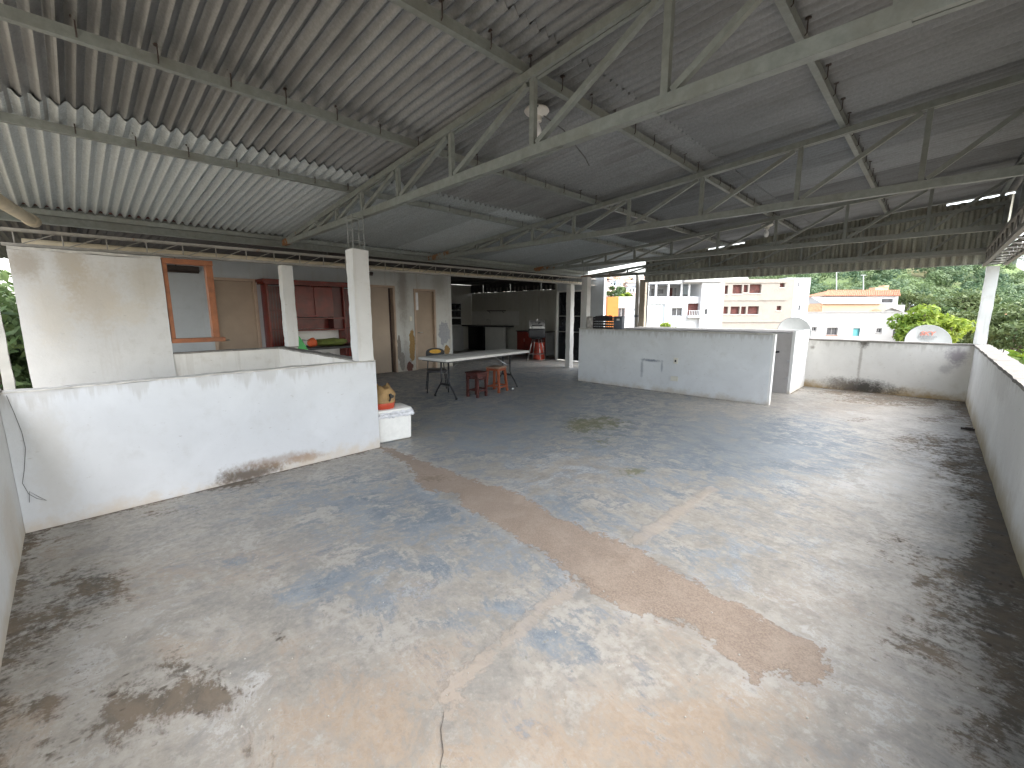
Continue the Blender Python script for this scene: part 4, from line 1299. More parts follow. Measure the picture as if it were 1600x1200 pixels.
def stool(name, label, loc, rz, h, wood, top, splay, rungs):
    t = thing(name, label, 'stool', loc, rz, 'wooden stools')
    local(MB().cbox((-.155, -.155, h - .03), (.155, .155, h), .008), 'seat', top, t, 40)
    for sx in (-1, 1):
        for sy in (-1, 1):
            local(MB().bar((sx * (.12 + splay), sy * (.12 + splay), 0), (sx * .12, sy * .12, h - .032), .04, .04, (0, 1, 0)), 'leg', wood, t)
    for z in rungs:
        w = .12 + splay * (1 - z / h)
        for s in (-1, 1):
            local(MB().bar((-w + .02, s * w, z), (w - .02, s * w, z), .018, .028), 'rung', wood, t)
            local(MB().bar((s * w, -w + .02, z - .02), (s * w, w - .02, z - .02), .018, .028), 'rung', wood, t)
    for s in (-1, 1):
        local(MB().box((-.118, s * .125 - .01, h - .075), (.118, s * .125 + .01, h - .032)), 'apron', wood, t)
        local(MB().box((s * .125 - .01, -.118, h - .078), (s * .125 + .01, .118, h - .032)), 'apron', wood, t)
    return t


stool('stool', 'dark red square wooden stool before the folding table', (-5.99, 5.21, 0), math.radians(8), .47, MT['stool_dark'], MT['stool_dark'], .0, (.14, .36, .40))
stool('stool', 'orange wooden stool with splayed legs and pale seat', (-6.12, 5.84, 0), math.radians(14), .50, MT['stool_orange'], MT['stool_top'], .035, (.12,))

t = thing('chair', 'black steel chair with a yellow patch on its backrest, behind the table', 'chair', (-6.98, 5.02, 0), YAW + .25, None)
t.scale = (.9, .9, .92)
local(MB().cbox((-.21, -.20, .43), (.21, .21, .475), .018), 'seat', MT['black_vinyl'], t, 40)
for sx in (-1, 1):
    local(MB().tube([(sx * .19, -.17, .43), (sx * .23, -.23, 0)], .012, 8), 'leg', MT['black_metal'], t, True)
    local(MB().tube([(sx * .23, .27, 0), (sx * .19, .19, .43), (sx * .17, .22, .62), (sx * .165, .25, .80)], .012, 8), 'leg', MT['black_metal'], t, True)
    local(MB().tube([(sx * .208, -.20, .22), (sx * .21, .22, .22)], .008, 6), 'stretcher', MT['black_metal'], t)
b = MB()
bp = []
for i in range(13):
    a = math.pi * i / 12
    bp.append((.21 * math.cos(a), .80 + .12 * math.sin(a) ** .7))
bp = [(.21, .66)] + bp + [(-.21, .66)]
T = Matrix(((1, 0, 0, 0), (0, 0, -1, .275), (0, 1, 0, 0), (0, 0, 0, 1)))
b.prism(bp, 0, .035, T)
bk = local(b, 'backrest', MT['black_vinyl'], t, 40)
for s_, y_ in ((1, .236), (-1, .28)):
    q = MB()
    pp = [(.13 * math.cos(math.pi * 2 * i / 16), .845 + .045 * math.sin(math.pi * 2 * i / 16)) for i in range(16)]
    q.prism(pp, 0, .004, Matrix(((1, 0, 0, 0), (0, 0, -1, y_), (0, 1, 0, 0), (0, 0, 0, 1))))
    local(q, 'yellow_patch', MT['yellow'], bk)

t = thing('bar_stool', 'tall chrome bar stool under the portable grill in the shade', 'stool', (-9.15, 10.55, 0), math.radians(20))
local(MB().lathe([(0, .70), (.17, .70), (.18, .715), (.18, .735), (.165, .75), (0, .75)], n=24), 'seat', MT['black_vinyl'], t, 40)
for i in range(4):
    a = math.pi / 4 + i * math.pi / 2
    local(MB().tube([(.15 * math.cos(a), .15 * math.sin(a), .70), (.33 * math.cos(a), .33 * math.sin(a), 0)], .013, 8), 'leg', MT['chrome'], t, True)
local(MB().tube([(.275 * math.cos(i * math.pi / 2 + math.pi / 4), .275 * math.sin(i * math.pi / 2 + math.pi / 4), .22) for i in range(5)], .009, 6), 'foot_rail', MT['chrome'], t)
t = thing('grill', 'portable grill with silver lid and black body standing on the bar stool', 'grill', (-9.15, 10.55, .752), YAW)
t.scale = (1.2, 1.15, 1.45)
local(MB().cbox((-.22, -.16, 0), (.22, .16, .20), .03), 'fire_box', MT['black_metal'], t, 40)
b = MB()
n = 10
vs, fs = [], []
for i in range(n + 1):
    a = math.pi * i / n
    for x in (-.21, .21): vs.append((x, -.155 * math.cos(a), .205 + .17 * math.sin(a)))
    if i: fs.append((2 * i - 2, 2 * i - 1, 2 * i + 1, 2 * i))
fs += [tuple(2 * i for i in range(n + 1)), tuple(2 * i + 1 for i in range(n + 1))[::-1]]
b.add(vs, fs)
lid = local(b, 'lid', MT['silver'], t, 35)
local(MB().tube([(-.13, -.16, .27), (-.13, -.20, .275), (.13, -.20, .275), (.13, -.16, .27)], .012, 8), 'handle', MT['black_metal'], lid)
local(MB().lathe([(.0, .372), (.03, .372), (.032, .40), (0, .41)], n=12), 'vent_knob', MT['silver'], lid, True)
local(MB().box((-.245, -.05, .09), (-.222, .05, .13)), 'side_grip', MT['black_metal'], t)

# cooler and bag beside the low wall
ca, cb_ = on(592, 694, 'z', 0), on(645, 684, 'z', 0)
ang = math.atan2(cb_.y - ca.y, cb_.x - ca.x)
t = thing('cooler_box', 'white foam cooler wrapped in plastic beside the end of the low wall', 'cooler', (ca.x, ca.y, 0), ang)
Lc = Vector((cb_.x - ca.x, cb_.y - ca.y)).length
b = MB()
bm = bmesh.new()
bmesh.ops.create_cube(bm, size=1)
for v in bm.verts:
    tp = 1 if v.co.z > 0 else .955
    v.co = Vector((Lc / 2 + v.co.x * Lc * tp, .17 + v.co.y * .34 * tp, .16 + v.co.z * .32))
bmesh.ops.bevel(bm, geom=bm.edges[:], offset=.028, segments=3, profile=.5, affect='EDGES')
bm.verts.index_update()
b.add([v.co.copy() for v in bm.verts], [[v.index for v in f.verts] for f in bm.faces])
bm.free()
local(b, 'box_body', MT['foam'], t, 40)
local(MB().cbox((-.008, -.008, .322), (Lc + .008, .348, .40), .022), 'lid', MT['foam'], t, 40)
b = MB()
n = 72
for lev, (z0, z1, o0) in enumerate(((.30, .345, .012), (.335, .372, .016))):
    vs, fs = [], []
    per = []
    for i in range(n):
        s = i / n * 4
        e = int(s)
        f_ = s - e
        c0 = [(-.01, -.01), (Lc + .01, -.01), (Lc + .01, .35), (-.01, .35)]
        a_, b_ = c0[e], c0[(e + 1) % 4]
        x, y = a_[0] + (b_[0] - a_[0]) * f_, a_[1] + (b_[1] - a_[1]) * f_
        cx, cy = x - Lc / 2, y - .17
        l = math.hypot(cx, cy)
        for q, z in enumerate((z0, (z0 + z1) / 2, z1)):
            w = o0 * (1 if q == 1 else .2) * rnd.uniform(.3, 1.6)
            vs.append((x + cx / l * w, y + cy / l * w, z + rnd.uniform(-.010, .010)))
    for i in range(n):
        for q in range(2):
            a, c_ = 3 * i + q, 3 * ((i + 1) % n) + q
            fs.append((a, c_, c_ + 1, a + 1))
    b.add(vs, fs)
local(b, 'plastic_wrap', MT['wrap'], t, False)
local(MB().add([(Lc + .01, .02, .33), (Lc + .05, .04, .315), (Lc + .06, .02, .30), (Lc + .012, .0, .315)], [(0, 1, 2, 3)]), 'wrap_end', MT['wrap'], t)
t = thing('carrier_bag', 'tan bag with a black heart mark and red base on the cooler', 'bag', (0, 0, 0), ang)
cp = ca + Vector((math.cos(ang), math.sin(ang), 0)) * .135 + Vector((-math.sin(ang), math.cos(ang), 0)) * .13
t.location = (cp.x, cp.y, .402)


def bagshell(z0, z1, seed):
    vs, fs = [], []
    n, m = 28, 10
    for j in range(m + 1):
        z = z0 + (z1 - z0) * j / m
        r = .118 * (1.0 + .12 * math.sin(math.pi * min(1, z / .24)) - .38 * max(0, (z - .15) / .11) ** 1.6)
        for i in range(n):
            a = 2 * math.pi * i / n
            d = 1 + .20 * noise.noise(Vector((math.cos(a) * 1.6, math.sin(a) * 1.6, z * 11 + seed))) + .08 * noise.noise(Vector((math.cos(a) * 5, math.sin(a) * 5, z * 30 + seed)))
            zz = z + (.03 * math.sin(a * 2 + 1) + .012 * math.sin(a * 5) if j == m and z1 > .2 else 0)
            vs.append((math.cos(a) * r * d * 1.05, math.sin(a) * r * d * .85, zz))
        if j:
            for i in range(n):
                a, b = (j - 1) * n + i, (j - 1) * n + (i + 1) % n
                fs.append((a, b, b + n, a + n))
    fs.append(tuple(range(n))[::-1])
    fs.append(tuple(m * n + i for i in range(n)))
    return MB().add(vs, fs)


local(bagshell(.075, .265, 2), 'bag_upper', MT['tan_bag'], t, True)
local(bagshell(0, .077, 2), 'bag_base', MT['red_bag'], t, True)
hp = []
for i in range(24):
    a = 2 * math.pi * i / 24
    hp.append((.0021 * 16 * math.sin(a) ** 3, .0021 * (13 * math.cos(a) - 5 * math.cos(2 * a) - 2 * math.cos(3 * a) - math.cos(4 * a))))
# the mark faces the open side of the terrace
va = -ang - .2
T = Matrix.Translation((.05, -.128, .16)) @ Matrix.Rotation(math.radians(22), 4, 'Z') @ Matrix.Rotation(math.radians(78), 4, 'X') @ Matrix.Rotation(math.radians(-38), 4, 'Z')
local(MB().prism(hp, -.012, .006, T), 'heart_mark', MT['black_print'], t)
local(MB().box((-.006, -.07, -.012), (.006, -.02, .006), T), 'heart_stem', MT['black_print'], t)
for s in (-1, 1):
    local(MB().tube([(s * .05, .02, .25), (s * .065, .03, .29), (s * .09, .02, .275)], [.012, .016, .005], 7), 'bag_ear', MT['tan_bag'], t, True)

t = thing('hanging_cable', 'thin grey cable hanging down the corner of the near parapet', 'cable', (-4.45, -.36, 1.0))
pts = [(10, 618), (22, 645), (34, 675), (40, 700), (38, 735), (35, 755), (45, 772), (58, 779), (73, 782), (60, 776), (46, 768), (46, 785)]
part(MB().tube([on(u, v, 'x', -4.47) for u, v in pts], .0018, 5), 'cable_run', MT['cable'], t)
o = MB().lathe([(0, 0), (.02, .003), (.022, .02), (.018, .036), (0, .04)], n=12).build('bottle_cap', MT['white_plastic'], None, True)
q = fl(801, 609)
o.location = (q[0], q[1], .002)
tag(o, 'small white cap lying on the floor between the stools and table leg', 'cap')
q = fl(1516, 672)
o = MB().box((-.07, -.02, 0), (.07, .02, .02)).box((-.03, -.012, .02), (.04, .012, .03)).build('wood_chip', MT['dark_lamp'], None)
o.location = (q[0] - .02, q[1], .004)
tag(o, 'small dark chip of wood lying by the right parapet', 'chip')

# ------------------------------------------------------------------ dishes and pipes behind the terrace
def dish(name, label, c, ra, rb, yaw, tilt):
    t = thing(name, label, 'satellite dish', c)
    T = Matrix.Rotation(yaw, 4, 'Z') @ Matrix.Rotation(math.radians(90) - tilt, 4, 'X') @ Matrix.Diagonal((ra, rb, (ra + rb) / 2, 1))
    prof = [(.001, -.16), (.25, -.15), (.5, -.12), (.75, -.07), (.93, -.02), (1, 0)]
    local(MB().lathe(prof, n=40, T=T), 'reflector', MT['dish'], t, True)
    local(MB().lathe([(1.0, .0), (1.02, -.015), (1.0, -.04), (.97, -.03)], n=40, T=T), 'rim', MT['dish_rim'], t, True)
    return t, T


c_ = on(1241, 517, 'y', 11.25)
t, T = dish('satellite_dish', 'round grey satellite dish behind the enclosure\'s bright side wall', (c_.x, 11.25, c_.z - .03), .335, .335, math.radians(32), math.radians(12))
local(MB().tube([T @ Vector((-.2, -.2, -.1)), T @ Vector((0, -.1, .5)), T @ Vector((.1, -.1, .52))], .014, 8), 'arm', MT['dish_rim'], t, True)
local(MB().bar((0, .06, -.9), (0, .06, .0), .04), 'mast', MT['dish_rim'], t)
c_ = on(1450, 533, 'y', 11.35)
t, T = dish('satellite_dish', 'oval grey satellite dish with red SKY lettering above the far parapet', (c_.x, 11.35, c_.z - .02), .355, .33, math.radians(25), math.radians(14))
local(MB().bar((0, .08, -.8), (0, .08, .0), .05), 'mast', MT['dish_rim'], t)


def lettering(txt, size, pos, mat, parent, name, shear=0.25, sx=1.25):
    cu = bpy.data.curves.new(name, 'FONT')
    cu.body = txt
    cu.size = size
    cu.shear = shear
    cu.align_x = 'CENTER'
    cu.extrude = .0015
    cu.offset = size * .022
    ob = bpy.data.objects.new(name + '_tmp', cu)
    col.objects.link(ob)
    dg = bpy.context.evaluated_depsgraph_get()
    m = bpy.data.meshes.new_from_object(ob.evaluated_get(dg))
    bpy.data.objects.remove(ob)
    m.materials.clear()
    m.materials.append(mat)
    o = bpy.data.objects.new(name, m)
    col.objects.link(o)
    o.parent = parent
    T2 = Matrix.Rotation(math.radians(25), 4, 'Z') @ Matrix.Rotation(math.radians(90 - 14), 4, 'X')
    o.matrix_local = T2 @ Matrix.Translation((pos[0], pos[1], pos[2])) @ Matrix.Diagonal((sx, 1, 1, 1))
    return o


lettering('SKY', .105, (-.005, .135, -.018), MT['sky_red'], t, 'lettering')
for yy, w in ((.10, .26), (.062, .19)):
    b = MB()
    x = -w / 2
    while x < w / 2:
        l = rnd.uniform(.012, .03)
        b.box((x, yy, -.026), (x + l, yy + .014, -.022))
        x += l + .006
    T2 = Matrix.Rotation(math.radians(25), 4, 'Z') @ Matrix.Rotation(math.radians(90 - 14), 4, 'X')
    b.v = [tuple(T2 @ Vector(q)) for q in b.v]
    local(b, 'small_print', MT['grey_print'], t)
t = thing('downpipe', 'grey plastic downpipe bending down from the eave beside the raw column', 'pipe', (-6, 11.05, 1.2))
part(MB().tube([(-7.25, 11.05, 2.63), (-6.05, 11.05, 2.61), (-5.99, 11.05, 2.60), (-5.95, 11.05, 2.56), (-5.94, 11.05, 2.50), (-5.93, 11.05, .9)], .052, 12), 'pipe', MT['pvc'], t, True)
part(MB().tube([(-5.935, 11.05, 1.42), (-5.934, 11.05, 1.48)], .062, 12), 'collar', MT['dish_rim'], t, True)

# ------------------------------------------------------------------ the town beyond
GZ = -7.0
ground = MB().add([(-900, -900, GZ), (900, -900, GZ), (900, 900, GZ), (-900, 900, GZ)], [(0, 1, 2, 3)]).build('ground', MT['ground'])
struct(ground)
street_rz = YAW


class Bld:
    """a house of the street: local x sideways, local y away; z up. Openings are set into the facade."""

    def __init__(self, name, label, D):
        self.D = D
        self.t = thing(name, label, 'building', (BF.x * D, BF.y * D, GZ), street_rz)

    def q(self, u, v, dd=0):
        s, z = bgp(u, v, self.D + dd)
        return s, z - GZ

    def block(self, u0, v0, u1, v1, dep, mat, name='wall', dd=0, to_ground=False, holes=()):
        """front rectangle given by two corners; holes (u0,v0,u1,v1) are real openings"""
        s0, z1 = self.q(u0, v0, dd)
        s1, z0 = self.q(u1, v1, dd)
        if to_ground: z0 = 0
        hs = []
        for h in holes:
            a, zt = self.q(h[0], h[1], dd)
            b, zb = self.q(h[2], h[3], dd)
            hs.append((a, zb, b, zt))
        xs = sorted({s0, s1} | {h[0] for h in hs} | {h[2] for h in hs})
        zs = sorted({z0, z1} | {h[1] for h in hs} | {h[3] for h in hs})
        b = MB()
        for i in range(len(xs) - 1):
            for j in range(len(zs) - 1):
                cx, cz = (xs[i] + xs[i + 1]) / 2, (zs[j] + zs[j + 1]) / 2
                if any(h[0] < cx < h[2] and h[1] < cz < h[3] for h in hs): continue
                b.add([(xs[i], dd, zs[j]), (xs[i + 1], dd, zs[j]), (xs[i + 1], dd, zs[j + 1]), (xs[i], dd, zs[j + 1])], [(0, 1, 2, 3)])
        for h in hs:
            x0, a0, x1, a1 = h
            r = .28
            b.add([(x0, dd, a0), (x1, dd, a0), (x1, dd, a1), (x0, dd, a1), (x0, dd + r, a0), (x1, dd + r, a0), (x1, dd + r, a1), (x0, dd + r, a1)],
                  [(0, 1, 5, 4), (1, 2, 6, 5), (2, 3, 7, 6), (3, 0, 4, 7)])
        # sides, top
        b.add([(s0, dd, z0), (s1, dd, z0), (s1, dd, z1), (s0, dd, z1), (s0, dd + dep, z0), (s1, dd + dep, z0), (s1, dd + dep, z1), (s0, dd + dep, z1)],
              [(1, 5, 6, 2), (4, 0, 3, 7), (3, 2, 6, 7), (5, 4, 7, 6)])
        o = local(b, name, mat, self.t)
        return o, hs

    def pane(self, h, mat, dd=0, name='window', depth=.2, frame=None):
        o = local(MB().box((h[0] + .003, dd + depth, h[1] + .003), (h[2] - .003, dd + depth + .03, h[3] - .003)), name, mat, self.t)
        if frame:
            w = .05
            f = MB().box((h[0], dd + depth - .03, h[1]), (h[0] + w, dd + depth - .002, h[3])).box((h[2] - w, dd + depth - .03, h[1]), (h[2], dd + depth - .002, h[3]))
            f.box((h[0] + w, dd + depth - .03, h[3] - w), (h[2] - w, dd + depth - .002, h[3])).box((h[0] + w, dd + depth - .03, h[1]), (h[2] - w, dd + depth - .002, h[1] + w))
            c = (h[0] + h[2]) / 2
            f.box((c - w / 2, dd + depth - .03, h[1] + w), (c + w / 2, dd + depth - .002, h[3] - w))
            local(f, 'window_frame', frame, o)
        return o

    def sill(self, h, mat, dd=0):
        return local(MB().box((h[0] - .08, dd - .06, h[1] - .07), (h[2] + .08, dd - .002, h[1] - .005)), 'sill', mat, self.t)


# white building with balconies and an orange end wall
B1 = Bld('apartment_building', 'white apartment building with open balconies and an orange end wall', 48)
W = MT['white_wall_far']
low_h = [(966, 481, 976, 506), (985, 482, 999, 506), (1013.5, 475, 1039, 504), (1050, 481, 1066, 494), (1075, 474, 1094, 496)]
_, hs = B1.block(963.5, 463.5, 1097, 560, 9, W, to_ground=True, holes=low_h)
B1.pane(hs[0], MT['win_dark'], frame=W)
B1.pane(hs[1], MT['shutter'], frame=W)
sh = B1.pane(hs[2], MT['shutter'])
for i in range(1, 4):
    x = hs[2][0] + (hs[2][2] - hs[2][0]) * i / 4
    local(MB().box((x - .02, .17, hs[2][1] + .05), (x + .02, .198, hs[2][3] - .05)), 'panel_joint', MT['rail'], sh)
B1.pane(hs[3], MT['win_dark'], frame=W)
B1.pane(hs[4], MT['win_hole'], depth=.27)
for h in hs[3:5]: B1.sill(h, W)
s0, z0 = B1.q(1073, 493)
s1, z1 = B1.q(1096, 496.5)
local(MB().box((s0, -.5, z1), (s1, -.003, z0)), 'balcony_slab', MT['rail'], B1.t)
for i in range(9):
    x = s0 + (s1 - s0) * (i + .5) / 9
    local(MB().box((x - .025, -.48, z0 + .01), (x + .025, -.44, z0 + .5)), 'baluster', MT['rail'], B1.t)
local(MB().box((s0, -.49, z0 + .502), (s1, -.43, z0 + .55)), 'balcony_rail', MT['rail'], B1.t)
for u in (1040, 1043.5, 1046.5):
    s, zt = B1.q(u, 470)
    local(MB().box((s - .06, -.04, 0), (s + .06, -.003, zt)), 'pilaster_strip', MT['rail'], B1.t)
# open upper gallery
s0, zt = B1.q(1012, 443)
s1, zb = B1.q(1097, 463)
local(MB().box((s0, .0, zt), (s1 + .0, 8, zt + .35)), 'gallery_roof', W, B1.t)
local(MB().box((s0, 3.2, zb + .01), (s1, 3.35, zt - .005)), 'gallery_back_wall', MT['fac_grey'], B1.t)
for u in (1012.5, 1026, 1045.5, 1066, 1078, 1096):
    s, _z = B1.q(u, 450)
    local(MB().box((s - .09, .1, zb + .01), (s + .09, .3, zt - .005)), 'gallery_post', W, B1.t)
for u0, v0, u1, v1, m in ((1018, 451, 1024, 462, 'win_dark'), (1028, 452, 1036, 459, 'win_dark'), (1043, 450, 1050, 463, 'win_hole'), (1054, 450, 1056, 463, 'win_dark'), (1068, 446, 1075, 460, 'shutter'), (1088, 446, 1096, 463, 'win_dark')):
    a, zt2 = B1.q(u0, v0, 3.2)
    b_, zb2 = B1.q(u1, v1, 3.2)
    local(MB().box((a, 3.16, zb2), (b_, 3.198, zt2)), 'gallery_window', MT[m], B1.t)
# stair tower and orange end
_, hs = B1.block(1097.2, 441.5, 1123.5, 560, 9, W, 'stair_tower', dd=-.4, to_ground=True, holes=[(1101.5, 483, 1105, 491)])
B1.pane(hs[0], MT['win_dark'], dd=-.4)
local(MB().box((hs[0][0] - 2.5, -.6, B1.q(1097, 441.5)[1] + .005), (B1.q(1125, 441)[0], 8, B1.q(1097, 438)[1])), 'tower_roof', MT['fac_grey'], B1.t)
B1.block(949.5, 463.8, 963.3, 560, 5, MT['fac_orange'], 'orange_wall', dd=-.6, to_ground=True)
for k_, v_ in enumerate((472, 480, 488)):
    s0, z0 = B1.q(950.5, v_, -.6)
    s1, _z = B1.q(962, v_, -.6)
    local(MB().box((s0, -.612, z0), (s1, -.602, z0 + .05)), 'wall_joint', MT['fac_orange'], B1.t)
for i in range(46):        # raised relief marks of the facade
    u, v = rnd.choice(((1003, 478), (1048, 478), (1058, 500), (1070, 500), (1085, 502), (1020, 506), (1060, 474), (972, 475), (1095, 474)))
    s, z = B1.q(u + rnd.uniform(-8, 8), v + rnd.uniform(-4, 4))
    if any(h[0] - .1 < s < h[2] + .1 and h[1] - .1 < z < h[3] + .1 for h in [(*B1.q(a, d), *B1.q(c2, b2)) for a, b2, c2, d in low_h]): continue
    local(MB().prism([(s + .12 * math.cos(a), z + .09 * math.sin(a)) for a in (0, 1.2, 2.4, 3.8, 5)], 0, .03, Matrix(((1, 0, 0, 0), (0, 0, -1, 0), (0, 1, 0, 0), (0, 0, 0, 1)))), 'facade_relief', MT['rail'], B1.t)
c_ = bgp(1105, 500, 44)
t = thing('satellite_dish', 'small white satellite dish before the white stair tower', 'satellite dish', BF * 44 + BR * c_[0] + Vector((0, 0, c_[1])), YAW)
local(MB().lathe([(.001, -.1), (.25, -.08), (.45, 0)], n=24, T=Matrix.Rotation(math.radians(70), 4, 'X') @ Matrix.Diagonal((1, 1, 1, 1))), 'reflector', MT['white_plastic'], t, True)
local(MB().bar((0, .15, -7), (0, .15, 0), .08), 'mast', MT['rail'], t)
local(MB().tube([(0, .1, -.3), (.1, -.4, -.05), (0, -.42, .05)], .03, 6), 'arm', MT['rail'], t)

# unfinished block
B2 = Bld('unfinished_building', 'unfinished beige block with empty window openings', 52)
ho = [(1133, 446, 1137, 459.5), (1145.5, 445, 1159, 459), (1162.5, 445, 1168.5, 457), (1172, 444, 1189, 458), (1219, 442.5, 1226, 449),
      (1131, 479, 1137, 490.5), (1142, 479, 1155, 491), (1158.5, 479, 1165, 491), (1169, 478.5, 1185, 491), (1214, 478, 1220.5, 485)]
_, hs = B2.block(1123.8, 436, 1229.5, 560, 10, MT['fac_raw'], to_ground=True, holes=ho)
for h in hs: B2.pane(h, MT['win_hole'], name='opening', depth=.27)
for h in hs:
    local(MB().box((h[0] - .06, -.05, h[1] - .09), (h[2] + .06, -.003, h[1] - .005)), 'sill', MT['concrete_lt'], B2.t)
for v in (441, 468.5, 502.5):
    s0, z0 = B2.q(1124, v)
    s1, _z = B2.q(1229, v)
    local(MB().rough((s0, -.07, z0 - .09), (s1, -.004, z0 + .09), .5, .02), 'floor_band', MT['fac_raw'], B2.t)
_, hs2 = B2.block(1229.6, 434, 1253.5, 560, 9, W, 'white_return', dd=.5, to_ground=True, holes=[(1238, 441, 1240.5, 448), (1247.5, 441, 1249, 447), (1235.5, 476, 1238, 483), (1248, 477, 1250, 485)])
for h in hs2: B2.pane(h, MT['win_dark'], dd=.5)

# long grey building with small windows
B3 = Bld('grey_building', 'long pale grey low building with small windows behind the far parapet', 62)
ho = [(1269, 511, 1275.5, 517), (1292.5, 512, 1308, 523.5), (1333.5, 513, 1343.5, 525), (1370, 513, 1377.5, 520), (1396, 515, 1405, 525)]
_, hs = B3.block(1251.5, 488.5, 1411, 560, 4, MT['fac_grey'], to_ground=True, holes=ho)
for i, h in enumerate(hs):
    w = B3.pane(h, MT['teal'] if i == 2 else MT['win_dark'], frame=None if i == 2 else MT['fac_grey'])
    if i != 2: B3.sill(h, MT['roof_tile'] if i in (1, 4) else MT['fac_grey'])
s0, z0 = B3.q(1344, 513)
s1, z1 = B3.q(1351, 525)
local(MB().box((s0, -.05, z1), (s1, -.003, z0)), 'open_shutter', MT['shutter'], B3.t)
s0, z0 = B3.q(1251.5, 488.5)
s1, _z = B3.q(1411, 488.5)
local(MB().box((s0 - .05, -.08, z0 + .003), (s1 + .05, 4.05, z0 + .12)), 'parapet_cap', MT['fac_grey'], B3.t)

# house with terracotta roof
B4 = Bld('terracotta_house', 'peach and white house with a long terracotta roof behind the grey building', 76)
B4.block(1283.5, 474, 1374, 560, 3, MT['fac_peach'], 'peach_wall', to_ground=True)
s0, z0 = B4.q(1282, 474)
s1, z1 = B4.q(1376, 474)
_s, zt = B4.q(1290, 463)
a_, _z = B4.q(1289, 463)
local(MB().add([(s0, -.4, z0 + .01), (s1, -.4, z0 + .01), (s1 - .0, 3.0, zt), (a_ - .3, 3.0, zt), (s0, -.4, z0 - .06), (s1, -.4, z0 - .06), (s1, 3.0, zt - .08), (a_ - .3, 3.0, zt - .08)],
               [(0, 1, 2, 3), (5, 4, 7, 6), (0, 4, 5, 1), (1, 5, 6, 2), (3, 2, 6, 7), (0, 3, 7, 4)]), 'metal_roof', MT['white_wall_far'], B4.t)
_, hs = B4.block(1287, 461, 1401.5, 480, 4, MT['white_wall_far'], 'upper_wall', dd=3.1, holes=[(1321, 466.5, 1331, 469), (1336, 466, 1350, 469), (1378, 467, 1395, 473)])
for h in hs: B4.pane(h, MT['win_dark'], dd=3.1)
B4.block(1374.5, 476.5, 1402, 560, 8, MT['white_wall_far'], 'side_wing', dd=.4, to_ground=True)
# tiled roof, each course a strip of rounded tiles
e0, ze = B4.q(1286, 462.2, 2.6)
e1, _z = B4.q(1407, 462.2, 2.6)
r0, zr_ = B4.q(1293, 454.5, 5.5)
r1, _z = B4.q(1406.5, 453, 5.5)
rf = local(MB().add([(e0, 2.6, ze), (e1, 2.6, ze), (r1, 5.6, zr_), (r0, 5.6, zr_), (e0, 8.6, ze), (e1, 8.6, ze)], [(0, 1, 2, 3), (3, 2, 5, 4), (0, 3, 4), (1, 5, 2), (0, 4, 5, 1)]), 'tiled_roof', MT['roof_tile'], B4.t)
n = 42
for i in range(n):
    a = e0 + (e1 - e0) * (i + .5) / n
    b_ = r0 + (r1 - r0) * (i + .5) / n
    local(MB().tube([(a, 2.5, ze + .01), (b_, 5.6, zr_ + .03)], .085, 6), 'roof_tile_row', MT['roof_tile'], rf)
local(MB().tube([(r0, 5.6, zr_ + .05), (r1, 5.6, zr_ + .05)], .12, 8), 'ridge_tiles', MT['roof_tile'], rf)
s0, z0 = B4.q(1368, 449, 7)
s1, z1 = B4.q(1388, 452, 7)
local(MB().box((s0, 7, z1 - 1), (s1, 8.5, z0)).box((s1 - .9, 6.9, z0 + .004), (s1, 8.2, z0 + .35)), 'water_tank', MT['fac_peach'], B4.t)
a, za = B4.q(1374, 489, -3)
p0, zp = B4.q(1391, 481.5, -3)
b_, _z = B4.q(1412, 489, -3)
gg = thing('gabled_shed', 'small grey gabled roof peeping over the long grey building', 'building', (BF.x * 73, BF.y * 73, GZ), street_rz)
local(MB().add([(a, 0, za - .8), (b_, 0, za - .8), (b_, 0, za), (p0, 0, zp), (a, 0, za), (a, 3, za - .8), (b_, 3, za - .8), (b_, 3, za), (p0, 3, zp), (a, 3, za)],
               [(0, 1, 2, 3, 4), (9, 8, 7, 6, 5), (1, 6, 7, 2), (5, 0, 4, 9), (0, 5, 6, 1)]), 'gable_wall', MT['fac_grey'], gg)
local(MB().bar((a - .2, -.15, za - .02), (p0, -.15, zp + .06), .3, .09).bar((p0, -.15, zp + .06), (b_ + .2, -.15, za - .02), .3, .09), 'roof', MT['concrete'], gg)
B5 = Bld('tiled_annex', 'low terracotta tiled roof left of the peach house', 68)
e0, ze = B5.q(1252, 488)
e1, _z = B5.q(1284, 488)
r0, zr_ = B5.q(1258, 476.5, 2)
r1, _z = B5.q(1286, 475.5, 2)
rf = local(MB().add([(e0, 0, ze), (e1, 0, ze), (r1, 2, zr_), (r0, 2, zr_), (e0, 4, ze), (e1, 4, ze)], [(0, 1, 2, 3), (3, 2, 5, 4), (0, 3, 4), (1, 5, 2), (0, 4, 5, 1)]), 'tiled_roof', MT['roof_tile'], B5.t)
for i in range(14):
    a, b_ = e0 + (e1 - e0) * (i + .5) / 14, r0 + (r1 - r0) * (i + .5) / 14
    local(MB().tube([(a, -.08, ze + .01), (b_, 2, zr_ + .03)], .085, 6), 'roof_tile_row', MT['roof_tile'], rf)
local(MB().box((e0 + .2, .2, 0), (e1, 3.8, ze - .01)), 'wall', MT['fac_peach'], B5.t)

